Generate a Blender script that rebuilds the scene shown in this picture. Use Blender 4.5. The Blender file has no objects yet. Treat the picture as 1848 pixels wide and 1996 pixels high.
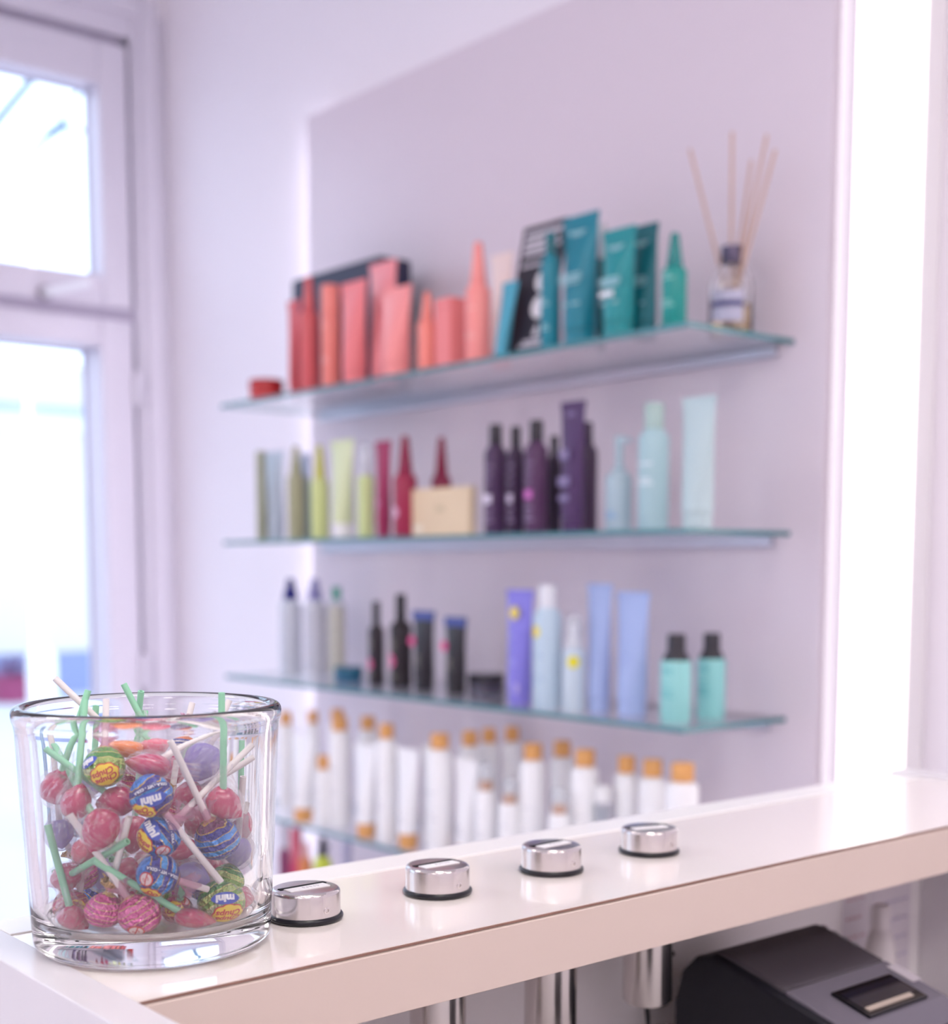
import bpy, bmesh, math, random
from math import sin, cos, pi, radians, atan2, sqrt, hypot
from mathutils import Vector, Matrix
random.seed(7)
S = bpy.context.scene
COL = S.collection

# ------------------------------------------------------------------ camera
EYE = Vector((0, 0, 1.39))
PITCH = math.atan(281 / 2695.0)
YAW = radians(50.1)
cam_d = bpy.data.cameras.new('camera')
cam = bpy.data.objects.new('camera', cam_d)
COL.objects.link(cam)
FH = Vector((-sin(YAW), cos(YAW), 0))
RT = Vector((cos(YAW), sin(YAW), 0))
FW = FH * cos(PITCH) - Vector((0, 0, sin(PITCH)))
UP = FH * sin(PITCH) + Vector((0, 0, cos(PITCH)))
m3 = Matrix((RT, UP, -FW)).transposed()
cam.matrix_world = Matrix.Translation(EYE) @ m3.to_4x4()
cam_d.sensor_fit = 'HORIZONTAL'
cam_d.sensor_width = 24
cam_d.lens = 35
cam_d.shift_y = 388 / 1848.0
cam_d.clip_start = 0.02
cam_d.clip_end = 200
cam_d.dof.use_dof = True
cam_d.dof.focus_distance = 0.90
cam_d.dof.aperture_fstop = 3.2
S.camera = cam

# ------------------------------------------------------------------ daylight and exposure
w = bpy.data.worlds.new('overcast_sky')
S.world = w
w.use_nodes = True
bg = w.node_tree.nodes['Background']
bg.inputs[0].default_value = (0.70, 0.82, 1.0, 1)
bg.inputs[1].default_value = 3.2
S.view_settings.view_transform = 'Standard'
S.view_settings.look = 'None'
S.view_settings.gamma = 1
S.view_settings.use_curve_mapping = False
S.view_settings.exposure = -0.10
FILL_POWER = 13.0
DAY_WINDOW = 1.0
try:
    S.cycles.max_bounces = 14
    S.cycles.transmission_bounces = 12
    S.cycles.transparent_max_bounces = 24
    S.cycles.diffuse_bounces = 5
    S.cycles.glossy_bounces = 5
    S.cycles.caustics_reflective = True
    S.cycles.caustics_refractive = True
    S.cycles.blur_glossy = 0.5
    S.cycles.sample_clamp_indirect = 16
    S.cycles.use_denoising = True
except Exception:
    pass

# ------------------------------------------------------------------ helpers
def hexc(h):
    h = h.lstrip('#')
    v = [int(h[i:i + 2], 16) / 255 for i in (0, 2, 4)]
    return tuple((c / 12.92 if c <= .04045 else ((c + .055) / 1.055) ** 2.4) for c in v) + (1,)

def link(nt, a, b): nt.links.new(a, b)

MATS = {}
def mat(name, col='#ffffff', rough=.5, metal=0, spec=.5, emit=None, estr=0, trans=0, ior=1.45, coat=0,
        sss=0, noise=None, bump=None, alpha=1):
    """principled material; noise=(scale, amount) varies the colour, bump=(scale, strength)"""
    if name in MATS: return MATS[name]
    m = bpy.data.materials.new(name); MATS[name] = m
    m.use_nodes = True
    nt = m.node_tree; b = nt.nodes['Principled BSDF']
    c = hexc(col) if isinstance(col, str) else col
    b.inputs['Base Color'].default_value = c
    b.inputs['Roughness'].default_value = rough
    b.inputs['Metallic'].default_value = metal
    b.inputs['Specular IOR Level'].default_value = spec
    b.inputs['IOR'].default_value = ior
    b.inputs['Transmission Weight'].default_value = trans
    b.inputs['Coat Weight'].default_value = coat
    b.inputs['Coat Roughness'].default_value = .05
    if sss:
        b.inputs['Subsurface Weight'].default_value = sss
        b.inputs['Subsurface Radius'].default_value = (1, .5, .5)
        b.inputs['Subsurface Scale'].default_value = .004
    if emit:
        b.inputs['Emission Color'].default_value = hexc(emit)
        b.inputs['Emission Strength'].default_value = estr
    if noise or bump:
        tc = nt.nodes.new('ShaderNodeTexCoord')
    if noise:
        n = nt.nodes.new('ShaderNodeTexNoise'); n.inputs['Scale'].default_value = noise[0]
        n.inputs['Detail'].default_value = 3
        link(nt, tc.outputs['Object'], n.inputs['Vector'])
        hs = nt.nodes.new('ShaderNodeMapRange')
        hs.inputs['To Min'].default_value = 1 - noise[1]; hs.inputs['To Max'].default_value = 1 + noise[1]
        link(nt, n.outputs['Fac'], hs.inputs['Value'])
        v = nt.nodes.new('ShaderNodeVectorMath'); v.operation = 'SCALE'
        v.inputs[0].default_value = c[:3]
        link(nt, hs.outputs[0], v.inputs['Scale'])
        link(nt, v.outputs[0], b.inputs['Base Color'])
    if bump:
        n2 = nt.nodes.new('ShaderNodeTexNoise'); n2.inputs['Scale'].default_value = bump[0]
        link(nt, tc.outputs['Object'], n2.inputs['Vector'])
        bp = nt.nodes.new('ShaderNodeBump'); bp.inputs['Strength'].default_value = bump[1]
        bp.inputs['Distance'].default_value = .002
        link(nt, n2.outputs['Fac'], bp.inputs['Height'])
        link(nt, bp.outputs[0], b.inputs['Normal'])
    return m

def film(name, tint=(1, 1, 1, 1), clear=.85, rough=.08, bump=None, gloss=(1, 1, 1, 1), body=None):
    """thin see-through sheet: transparent with a fresnel-weighted gloss (and an optional milky body)"""
    if name in MATS: return MATS[name]
    m = bpy.data.materials.new(name); MATS[name] = m
    m.use_nodes = True
    nt = m.node_tree; nt.nodes.clear()
    out = nt.nodes.new('ShaderNodeOutputMaterial')
    tr = nt.nodes.new('ShaderNodeBsdfTransparent'); tr.inputs[0].default_value = tint
    gl = nt.nodes.new('ShaderNodeBsdfGlossy'); gl.inputs['Color'].default_value = gloss
    gl.inputs['Roughness'].default_value = rough
    fr = nt.nodes.new('ShaderNodeLayerWeight'); fr.inputs['Blend'].default_value = .5
    pw = nt.nodes.new('ShaderNodeMath'); pw.operation = 'POWER'; pw.inputs[1].default_value = 5
    mx = nt.nodes.new('ShaderNodeMixShader')
    mr = nt.nodes.new('ShaderNodeMapRange')
    mr.inputs['To Min'].default_value = 1 - clear; mr.inputs['To Max'].default_value = 1
    mr.clamp = True
    link(nt, fr.outputs['Facing'], pw.inputs[0]); link(nt, pw.outputs[0], mr.inputs['Value']); link(nt, mr.outputs[0], mx.inputs[0])
    link(nt, tr.outputs[0], mx.inputs[1]); link(nt, gl.outputs[0], mx.inputs[2])
    last = mx
    if body:
        df = nt.nodes.new('ShaderNodeBsdfDiffuse'); df.inputs[0].default_value = body[0]
        m2 = nt.nodes.new('ShaderNodeMixShader'); m2.inputs[0].default_value = body[1]
        link(nt, mx.outputs[0], m2.inputs[1]); link(nt, df.outputs[0], m2.inputs[2]); last = m2
    if bump:
        tc = nt.nodes.new('ShaderNodeTexCoord')
        n2 = nt.nodes.new('ShaderNodeTexNoise'); n2.inputs['Scale'].default_value = bump[0]
        n2.inputs['Detail'].default_value = 3
        link(nt, tc.outputs['Object'], n2.inputs['Vector'])
        bp = nt.nodes.new('ShaderNodeBump'); bp.inputs['Strength'].default_value = bump[1]
        bp.inputs['Distance'].default_value = .004
        link(nt, n2.outputs['Fac'], bp.inputs['Height'])
        link(nt, bp.outputs[0], gl.inputs['Normal']); link(nt, bp.outputs[0], fr.inputs['Normal'])
    link(nt, last.outputs[0], out.inputs[0])
    return m

def foil(name, cols, gold='#d9b45a', scale=1.0, rough=.16, metal=.3, warp=.07):
    """printed sweet foil: wavy bands along the object's z with gold lines"""
    if name in MATS: return MATS[name]
    m = bpy.data.materials.new(name); MATS[name] = m
    m.use_nodes = True
    nt = m.node_tree; b = nt.nodes['Principled BSDF']
    tc = nt.nodes.new('ShaderNodeTexCoord')
    nz = nt.nodes.new('ShaderNodeTexNoise'); nz.inputs['Scale'].default_value = 1.6; nz.inputs['Detail'].default_value = 2
    link(nt, tc.outputs['Object'], nz.inputs['Vector'])
    sp = nt.nodes.new('ShaderNodeSeparateXYZ'); link(nt, tc.outputs['Object'], sp.inputs[0])
    ma = nt.nodes.new('ShaderNodeMath'); ma.operation = 'MULTIPLY_ADD'
    ma.inputs[1].default_value = warp * 4; link(nt, nz.outputs['Fac'], ma.inputs[0]); link(nt, sp.outputs['Z'], ma.inputs[2])
    mr = nt.nodes.new('ShaderNodeMapRange')
    mr.inputs['From Min'].default_value = -1.0 + warp * 2; mr.inputs['From Max'].default_value = 1.0 + warp * 2
    link(nt, ma.outputs[0], mr.inputs['Value'])
    cr = nt.nodes.new('ShaderNodeValToRGB'); cr.color_ramp.interpolation = 'CONSTANT'
    el = cr.color_ramp.elements
    stops = []
    n = len(cols); p = 0.0
    for i, c in enumerate(cols):
        stops.append((p, c)); stops.append((p + 1 / n - .018, gold)); p += 1 / n
    el[0].position = 0; el[0].color = hexc(stops[0][1])
    el[1].position = stops[1][0]; el[1].color = hexc(stops[1][1])
    for q, c in stops[2:]:
        e = el.new(q); e.color = hexc(c)
    link(nt, mr.outputs[0], cr.inputs[0])
    link(nt, cr.outputs[0], b.inputs['Base Color'])
    b.inputs['Metallic'].default_value = metal
    b.inputs['Roughness'].default_value = rough
    b.inputs['Coat Weight'].default_value = .6
    b.inputs['Coat Roughness'].default_value = .08
    n2 = nt.nodes.new('ShaderNodeTexNoise'); n2.inputs['Scale'].default_value = 5
    link(nt, tc.outputs['Object'], n2.inputs['Vector'])
    bp = nt.nodes.new('ShaderNodeBump'); bp.inputs['Strength'].default_value = .5; bp.inputs['Distance'].default_value = .08
    link(nt, n2.outputs['Fac'], bp.inputs['Height'])
    link(nt, bp.outputs[0], b.inputs['Normal']); link(nt, bp.outputs[0], b.inputs['Coat Normal'])
    return m

class MB:
    """collects shapes that become one mesh"""
    def __init__(s): s.v = []; s.f = []; s.mi = []; s.sm = []
    def add(s, vs, fs, mi=0, smooth=False):
        o = len(s.v); s.v += [tuple(q) for q in vs]
        for f in fs: s.f.append(tuple(i + o for i in f)); s.mi.append(mi); s.sm.append(smooth)
        return s
    def box(s, x0, x1, y0, y1, z0, z1, mi=0):
        v = [(x, y, z) for z in (z0, z1) for y in (y0, y1) for x in (x0, x1)]
        return s.add(v, [(0, 2, 3, 1), (4, 5, 7, 6), (0, 1, 5, 4), (2, 6, 7, 3), (0, 4, 6, 2), (1, 3, 7, 5)], mi)
    def lathe(s, prof, seg=32, c=(0, 0, 0), mi=0, smooth=True, close=False, M=None):
        n = len(prof); vs = []; fs = []
        for (r, z) in prof:
            for k in range(seg):
                a = 2 * pi * k / seg
                vs.append(Vector((max(r, 1e-5) * cos(a), max(r, 1e-5) * sin(a), z)))
        if M is not None: vs = [M @ q for q in vs]
        vs = [q + Vector(c) for q in vs]
        for i in range(n if close else n - 1):
            j = (i + 1) % n
            for k in range(seg):
                k2 = (k + 1) % seg
                fs.append((i * seg + k, i * seg + k2, j * seg + k2, j * seg + k))
        if not close:
            if prof[0][0] > 1e-4: fs.append(tuple(reversed(range(seg))))
            if prof[-1][0] > 1e-4: fs.append(tuple((n - 1) * seg + k for k in range(seg)))
        return s.add(vs, fs, mi, smooth)
    def loft(s, rings, mi=0, smooth=True, caps=True):
        n = len(rings[0]); vs = [p for r in rings for p in r]; fs = []
        for i in range(len(rings) - 1):
            for k in range(n):
                k2 = (k + 1) % n
                fs.append((i * n + k, i * n + k2, (i + 1) * n + k2, (i + 1) * n + k))
        if caps:
            fs.append(tuple(reversed(range(n)))); fs.append(tuple((len(rings) - 1) * n + k for k in range(n)))
        return s.add(vs, fs, mi, smooth)
    def tube(s, path, r, seg=12, mi=0, hollow=False, smooth=True):
        path = [Vector(p) for p in path]; rings = []
        ref = None
        for i, p in enumerate(path):
            t = (path[min(i + 1, len(path) - 1)] - path[max(i - 1, 0)]).normalized()
            if ref is None:
                ref = t.cross(Vector((0, 0, 1)))
                if ref.length < .1: ref = t.cross(Vector((1, 0, 0)))
            a = (ref - t * ref.dot(t)).normalized(); b = t.cross(a); ref = a
            rr = r[i] if isinstance(r, (list, tuple)) else r
            rings.append([p + (a * cos(2 * pi * k / seg) + b * sin(2 * pi * k / seg)) * rr for k in range(seg)])
        if hollow:
            t = (path[-1] - path[-2]).normalized()
            inn = [[path[-1] + (q - path[-1]) * .55 for q in rings[-1]],
                   [path[-1] + (q - path[-1]) * .52 - t * .006 for q in rings[-1]]]
            rings = rings + inn
        return s.loft(rings, mi, smooth)
    def build(s, name, m, parent=None, loc=None, rot=None, scale=None, bevel=0, auto=True, seg=2):
        me = bpy.data.meshes.new(name); me.from_pydata(s.v, [], s.f); me.update()
        bm = bmesh.new(); bm.from_mesh(me)
        bmesh.ops.recalc_face_normals(bm, faces=bm.faces)
        bm.to_mesh(me); bm.free()
        ms = m if isinstance(m, (list, tuple)) else [m]
        for q in ms: me.materials.append(q)
        for i, p in enumerate(me.polygons):
            p.material_index = s.mi[i]; p.use_smooth = s.sm[i]
        if auto and any(s.sm):
            try: me.set_sharp_from_angle(angle=radians(38))
            except Exception: pass
        o = bpy.data.objects.new(name, me); COL.objects.link(o)
        if parent is not None: o.parent = parent
        if loc is not None: o.location = loc
        if rot is not None: o.rotation_euler = rot
        if scale is not None: o.scale = scale if not isinstance(scale, (int, float)) else (scale,) * 3
        if bevel:
            b = o.modifiers.new('bevel', 'BEVEL'); b.width = bevel; b.segments = seg; b.limit_method = 'ANGLE'
        return o

def thing(name, label, cat, loc=(0, 0, 0), group=None, rz=0):
    o = bpy.data.objects.new(name, None); COL.objects.link(o)
    o.location = loc; o.rotation_euler = (0, 0, rz); o.empty_display_size = .02
    o['label'] = label; o['category'] = cat
    if group: o['group'] = group
    return o
def tag(o, label, cat, group=None):
    o['label'] = label; o['category'] = cat
    if group: o['group'] = group
    return o
def structure(o, label=None, cat=None):
    o['kind'] = 'structure'
    if label: o['label'] = label
    if cat: o['category'] = cat
    return o

FONT_CACHE = {}
def text_mesh(txt, size, shear=0, bold=0):
    """vertices (2D) and faces of a flat text, centred"""
    key = (txt, size, shear, bold)
    if key in FONT_CACHE: return FONT_CACHE[key]
    c = bpy.data.curves.new('lettering', 'FONT'); c.body = txt; c.size = size; c.shear = shear
    c.align_x = 'CENTER'; c.align_y = 'CENTER'; c.offset = bold; c.resolution_u = 3; c.space_line = .8
    o = bpy.data.objects.new('lettering', c); COL.objects.link(o)
    dg = bpy.context.evaluated_depsgraph_get(); dg.update()
    me = o.evaluated_get(dg).to_mesh()
    v = [(q.co.x, q.co.y) for q in me.vertices]; f = [tuple(p.vertices) for p in me.polygons]
    o.evaluated_get(dg).to_mesh_clear()
    bpy.data.objects.remove(o); bpy.data.curves.remove(c)
    FONT_CACHE[key] = (v, f)
    return v, f

# ------------------------------------------------------------------ levels and planes (metres)
WALL_Y = 1.876       # shelf wall
PANEL_Y = 1.836      # front face of the grey wall panel
WIN_X = -3.56        # window wall, room side
TOP = 1.153          # counter top
CEIL = 3.05

white_wall = mat('white_wall_paint', '#f0e9f1', .75, bump=(60, .08))
ceil_m = mat('ceiling_paint', '#f4f3f4', .8, bump=(40, .1))
grey_panel = mat('pale_grey_panel', '#ded1db', .38, noise=(1.2, .012), bump=(300, .02))
frame_m = mat('white_door_lacquer', '#d9d3e0', .32, bump=(80, .03))
seal_m = mat('door_seal_grey', '#b6adc2', .6, bump=(80, .1))
floor_m = mat('warm_grey_floor', '#e8e4e4', .35, noise=(3, .06))

def pane_mat():
    return film('window_glass', (.96, .98, 1, 1), .98, .02)

# floor, ceiling and walls
structure(MB().box(-3.75, 2.6, -3.4, 2.03, -.12, 0).build('floor', floor_m))
structure(MB().box(-3.75, 2.6, -3.4, 2.03, CEIL, CEIL + .12).build('ceiling', ceil_m))
structure(MB().box(-3.56, 2.6, WALL_Y, WALL_Y + .15, 0, CEIL).build('wall_shelves', white_wall))
structure(MB().box(2.45, 2.6, -3.4, WALL_Y, 0, CEIL).build('wall_right', white_wall))
structure(MB().box(-3.56, 2.45, -3.4, -3.25, 0, CEIL).build('wall_back', white_wall))
# window wall: door and transom opening from Y 0.62 to 1.83, an unseen shop window from Y -2.9 to 0.3
mb = MB()
for y0, y1, z0, z1 in ((-3.4, -2.9, 0, CEIL), (-.70, .50, 0, CEIL), (-2.9, -.70, 0, .45), (-2.9, -.70, 2.87, CEIL),
                       (.50, 1.876, 2.87, CEIL)):
    mb.box(-3.75, WIN_X, y0, y1, z0, z1)
structure(mb.build('wall_window', white_wall))
structure(MB().box(-3.75, -3.56, 1.835, 1.876, 0, 2.87).build('trim_1', frame_m))

# ---- the door with its transom window
d = thing('door_1', 'white framed glazed shop door with a hinged transom light above', 'door', (-3.60, 1.15, 0))
d['kind'] = 'structure'
def rel(mb_, name, m, parent, **k):
    o = mb_.build(name, m, **k)
    o.parent = parent
    o.location = Vector(o.location) - Vector(parent.location)
    return o
# outer casing in steps
mb = MB()
mb.box(-3.70, WIN_X, 1.777, 1.835, 0, 2.87)
mb.box(-3.70, WIN_X, .50, .56, 0, 2.87)
mb.box(-3.70, WIN_X, .56, 1.777, 2.80, 2.87)
rel(mb, 'door_casing', frame_m, d, bevel=.006)
mb = MB()
mb.box(-3.70, WIN_X + .018, 1.80, 1.85, 0, 2.905); mb.box(-3.70, WIN_X + .018, .48, 1.80, 2.855, 2.905)
rel(mb, 'door_moulding', frame_m, d, bevel=.006)
def sash(name, y0, y1, z0, z1, wl, wr, wb, wt, xf, xg, parent):
    """a ring frame y0..y1, z0..z1 with stile widths, front at xf, glass at xg"""
    m_ = MB()
    m_.box(xg - .03, xf, y0, y0 + wl, z0, z1); m_.box(xg - .03, xf, y1 - wr, y1, z0, z1)
    m_.box(xg - .03, xf, y0 + wl, y1 - wr, z0, z0 + wb); m_.box(xg - .03, xf, y0 + wl, y1 - wr, z1 - wt, z1)
    fr = rel(m_, name, frame_m, parent, bevel=.007)
    p = MB().box(xg - .006, xg, y0 + wl, y1 - wr, z0 + wb, z1 - wt).build('pane', pane_mat()); p.parent = fr
    p.location = -Vector(parent.location)
    p.location = (0, 0, 0)
    p.matrix_parent_inverse = Matrix.Identity(4)
    p.location = -Vector(parent.location) - fr.location
    s_ = MB()
    e = .006
    ya, yb, za, zb = y0 + wl, y1 - wr, z0 + wb, z1 - wt
    s_.box(xg, xg + .004, ya, ya + e, za, zb); s_.box(xg, xg + .004, yb - e, yb, za, zb)
    s_.box(xg, xg + .004, ya + e, yb - e, za, za + e); s_.box(xg, xg + .004, ya + e, yb - e, zb - e, zb)
    q = s_.build('glazing_seal', seal_m); q.parent = fr; q.location = -Vector(parent.location) - fr.location
    return fr
sash('transom_sash', .565, 1.765, 2.085, 2.775, .09, .085, .085, .115, WIN_X, -3.63, d)
sash('door_leaf', .565, 1.765, .012, 2.055, .095, .095, .22, .075, WIN_X, -3.668, d)
rel(MB().box(-3.70, WIN_X - .022, .56, 1.777, 2.050, 2.090), 'door_rail', seal_m, d)
rel(MB().box(-3.70, WIN_X - .03, 1.762, 1.778, 0, 2.80), 'door_gap_seal', seal_m, d)
rel(MB().box(-3.70, WIN_X - .03, .56, 1.777, 2.772, 2.802), 'door_gap_seal', seal_m, d)
chrome = mat('satin_metal', '#b9b7bf', .3, 1)
for z in (1.875, 1.10, .30):
    rel(MB().lathe([(.011, -.045), (.011, .045)], 16, (WIN_X + .008, 1.768, z)), 'hinge', frame_m, d, bevel=.002)
# transom handle: a little lever on the lower rail
h = MB().lathe([(.018, 0), (.018, .014)], 20, (0, 0, 0), M=Matrix.Rotation(pi / 2, 3, 'Y')).build('window_handle', mat('handle_rose_grey', '#8f8492', .4, bump=(60, .02)))
lv = MB().tube([(.012, 0, 0), (.030, 0, 0), (.036, .02, .005), (.038, .11, .034)], .0105, 12).build('handle_lever', mat('white_lever', '#eef0f8', .3, bump=(60, .02)), h); h.parent = d; h.location = Vector((WIN_X, 1.512, 2.100)) - Vector(d.location)
# ---- unseen shop window further left, narrowed to temper its daylight
wd = thing('unseen_window_1', 'wide unseen shop window beside the glazed door, sized for its daylight', 'window', (-3.62, -1.3, .45))
wd['kind'] = 'structure'
sash('window_sash', -2.9, -1.82, .45, 2.87, .06, .04, .06, .06, WIN_X - .03, -3.65, wd)
sash('window_sash', -1.78, -.70, .45, 2.87, .04, .06, .06, .06, WIN_X - .03, -3.65, wd)
rel(MB().box(-3.70, WIN_X - .02, -1.825, -1.775, .45, 2.87), 'window_mullion', frame_m, wd)

# ---- grey wall panel with light strips behind its edges
pan = thing('wall_panel', 'large pale grey lilac panel standing proud of the wall behind the glass shelves', 'panel', (-2.06, PANEL_Y, .1))
rel(MB().box(-2.798, -1.337, PANEL_Y, PANEL_Y + .018, .02, 2.425), 'panel_board', grey_panel, pan, bevel=.0015)
rel(MB().box(-2.70, -1.42, PANEL_Y + .018, WALL_Y, .10, 2.33), 'panel_batten', white_wall, pan)
led = mat('panel_light_strip', '#ffffff', .5, emit='#fbfaff', estr=26)
led2 = mat('panel_light_strip_dim', '#ffffff', .5, emit='#ffffff', estr=1.15)
for (x0, x1, z0, z1, lm) in ((-2.795, -2.787, .05, 2.40, led), (-1.356, -1.350, .05, 2.40, led2), (-2.78, -1.36, 2.408, 2.414, led2)):
    rel(MB().box(x0, x1, WALL_Y - .020, WALL_Y - .004, z0, z1), 'light_strip', lm, pan)

# ---- upright light column right of the panel
lc = thing('light_column', 'tall glowing white light column on the wall right of the grey panel', 'lamp', (-1.225, WALL_Y, 0))
rel(MB().box(-1.288, -1.170, WALL_Y - .05, WALL_Y, .02, 3.0), 'column_housing', mat('white_housing', '#f2eef0', .4, bump=(50, .02)), lc, bevel=.004)
glow = mat('light_column_diffuser', '#ffffff', .4, emit='#fff6f2', estr=1.6)
rel(MB().box(-1.286, -1.172, WALL_Y - .054, WALL_Y - .050, .03, 2.99), 'diffuser', glow, lc)

# ---- ceiling lights: unseen square panels added as fill, then the recessed spots
fill_on = mat('ceiling_fill_diffuser', '#ffffff', .5, emit='#fffaf4', estr=FILL_POWER)
ring_m = mat('lamp_ring_white', '#eeeeee', .4, bump=(50, .02))
n = 0
for (x, y, big) in ((-2.2, -1.0, 1), (-.1, .35, 1), (1.4, .9, 1), (1.5, -.6, 1), (1.5, -2.2, 1), (-1.2, -2.7, 1)):
    t = thing('ceiling_fill_panel', 'unseen square ceiling panel added as fill light, %s' %
              ('by the shop window', 'above the staff side of the counter', 'at the right wall beyond the desk', 'at the middle of the right wall',
               'in the back right corner', 'at the back wall')[n], 'lamp', (x, y, CEIL), 'added ceiling fill panels')
    MB().box(-.32, .32, -.32, .32, -.02, 0).build('frame', ring_m, t, bevel=.004)
    MB().box(-.30, .30, -.30, .30, -.024, -.021).build('diffuser', fill_on, t)
    n += 1
spot_on = mat('spot_lamp_lens', '#ffffff', .5, emit='#fff0e4', estr=30)
k = 0
for (x, y) in ((-1.75, 1.05), (-1.05, .95), (-2.5, 1.05), (-.45, .1), (-1.1, -.3), (-.1, .95)):
    t = thing('ceiling_spot', 'small round recessed ceiling spot, %s' % ('over the middle of the shelves',
              'over the right end of the shelves', 'over the left end of the shelves', 'over the near counter',
              'over the candy jar', 'over the far end of the counter')[k], 'lamp', (x, y, CEIL), 'recessed ceiling spots')
    MB().lathe([(.032, -.006), (.045, -.008), (.048, 0)], 24).build('spot_ring', ring_m, t)
    MB().lathe([(.0001, -.005), (.030, -.005), (.030, 0)], 24).build('spot_lens', spot_on, t)
    k += 1

# ------------------------------------------------------------------ outside the door
pave = mat('pale_pavement', '#c2c4ca', .8, noise=(1.5, .05), bump=(20, .2))
structure(MB().box(-40, -3.75, -25, 30, -.12, -.02).build('ground', pave))
fac = thing('street_building', 'pale rendered building across the street beyond the door', 'building', (-14.8, 6, -.02))
wallp = mat('pale_render', '#dcd6cf', .85, noise=(.6, .02), bump=(12, .1))
rel(MB().box(-15.4, -14.8, -12, 20, .45, 3.6), 'facade', wallp, fac)
rel(MB().box(-15.4, -14.76, -12, 20, 2.88, 3.06), 'fascia_band', mat('white_band_paint', '#eef0f4', .7, bump=(9, .05)), fac)
rel(MB().box(-15.4, -14.70, -12, 20, 3.06, 3.15), 'cornice', mat('grey_cornice', '#aeb9cc', .7, bump=(9, .1)), fac)
rel(MB().box(-15.4, -14.74, -12, 20, -.02, .45), 'plinth', mat('lilac_grey_plinth', '#8a94b8', .8, noise=(2, .05)), fac)
for yy in (3.4, 8.2, 10.6):
    wf = rel(MB().box(-14.82, -14.78, yy, yy + 1.0, 1.35, 2.5), 'window', mat('pale_blue_window', '#cfd8e6', .2, bump=(5, .02)), fac, bevel=.01)
planter = thing('street_planter', 'low red planter in front of the building across the street', 'planter', (-14.2, 5.5, -.02))
rel(MB().lathe([(.18, 0), (.22, .22), (.25, .24), (.25, .28), (.22, .28), (.20, .22)], 24, (-14.2, 5.55, -.02)), 'pot',
    mat('dull_red_pot', '#9a4068', .6, noise=(6, .08)), planter)
lf = MB()
for q in range(90):
    a = random.uniform(0, 2 * pi); r = random.uniform(0, .24) ; z = .24 + random.uniform(0, .18)
    c = Vector((-14.2 + r * cos(a), 5.55 + r * sin(a), z)); e = Vector((random.uniform(-.07, .07), random.uniform(-.07, .07), .06))
    lf.add([c - e * .5, c + Vector((.03, 0, 0)), c + e, c - Vector((.03, 0, 0))], [(0, 1, 2, 3)])
fl = rel(lf, 'foliage', mat('plum_foliage', '#7b4a78', .7, noise=(8, .2)), planter); fl['kind'] = 'stuff'
bol = thing('bollard', 'white street bollard standing outside the glazed door', 'bollard', (-7.0, 2.90, -.02))
rel(MB().lathe([(.085, -.02), (.085, .0), (.075, .02), (.075, .92), (.06, .955), (.03, .97), (.0, .975)], 28, (-7.0, 2.90, 0)), 'post',
    mat('white_bollard_paint', '#f4f4f6', .4, bump=(30, .05)), bol)
# bare tree whose branches cross the transom window
bark = mat('blue_grey_bark', '#64788a', .8, noise=(9, .15), bump=(40, .5))
tr = thing('street_tree', 'bare street tree, its thin branches seen through the transom window', 'tree', (-7.6, 1.7, -.02))
mb = MB()
mb.tube([(-7.6, 1.7, -.05), (-7.55, 1.75, 1.5), (-7.5, 1.9, 2.8), (-7.35, 2.3, 3.3)], [.13, .11, .08, .05], 12)
rel(mb, 'trunk', bark, tr)
rel(MB().tube([(-7.36, 2.28, 3.28), (-7.1, 2.72, 3.52), (-7.0, 2.96, 3.85), (-6.95, 3.16, 4.2), (-6.9, 3.4, 4.7)], [.05, .024, .022, .018, .012], 8), 'branch', bark, tr)
rel(MB().tube([(-7.0, 2.79, 3.98), (-6.9, 2.86, 4.08), (-6.8, 3.02, 4.3)], [.026, .020, .010], 8), 'branch', bark, tr)
rel(MB().tube([(-7.4, 2.2, 3.2), (-7.0, 2.60, 3.28), (-7.0, 2.90, 3.42), (-7.0, 3.04, 3.60)], [.03, .014, .013, .018], 8), 'branch', bark, tr)
rel(MB().tube([(-7.0, 3.03, 3.58), (-7.0, 3.10, 3.64), (-7.0, 3.16, 3.64), (-7.0, 3.3, 3.62)], [.024, .028, .011, .006], 8), 'branch', bark, tr)
rel(MB().tube([(-7.0, 3.09, 3.63), (-7.0, 3.12, 3.72), (-7.0, 3.19, 3.82), (-7.0, 3.30, 3.88)], [.018, .012, .010, .007], 8), 'branch', bark, tr)

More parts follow.
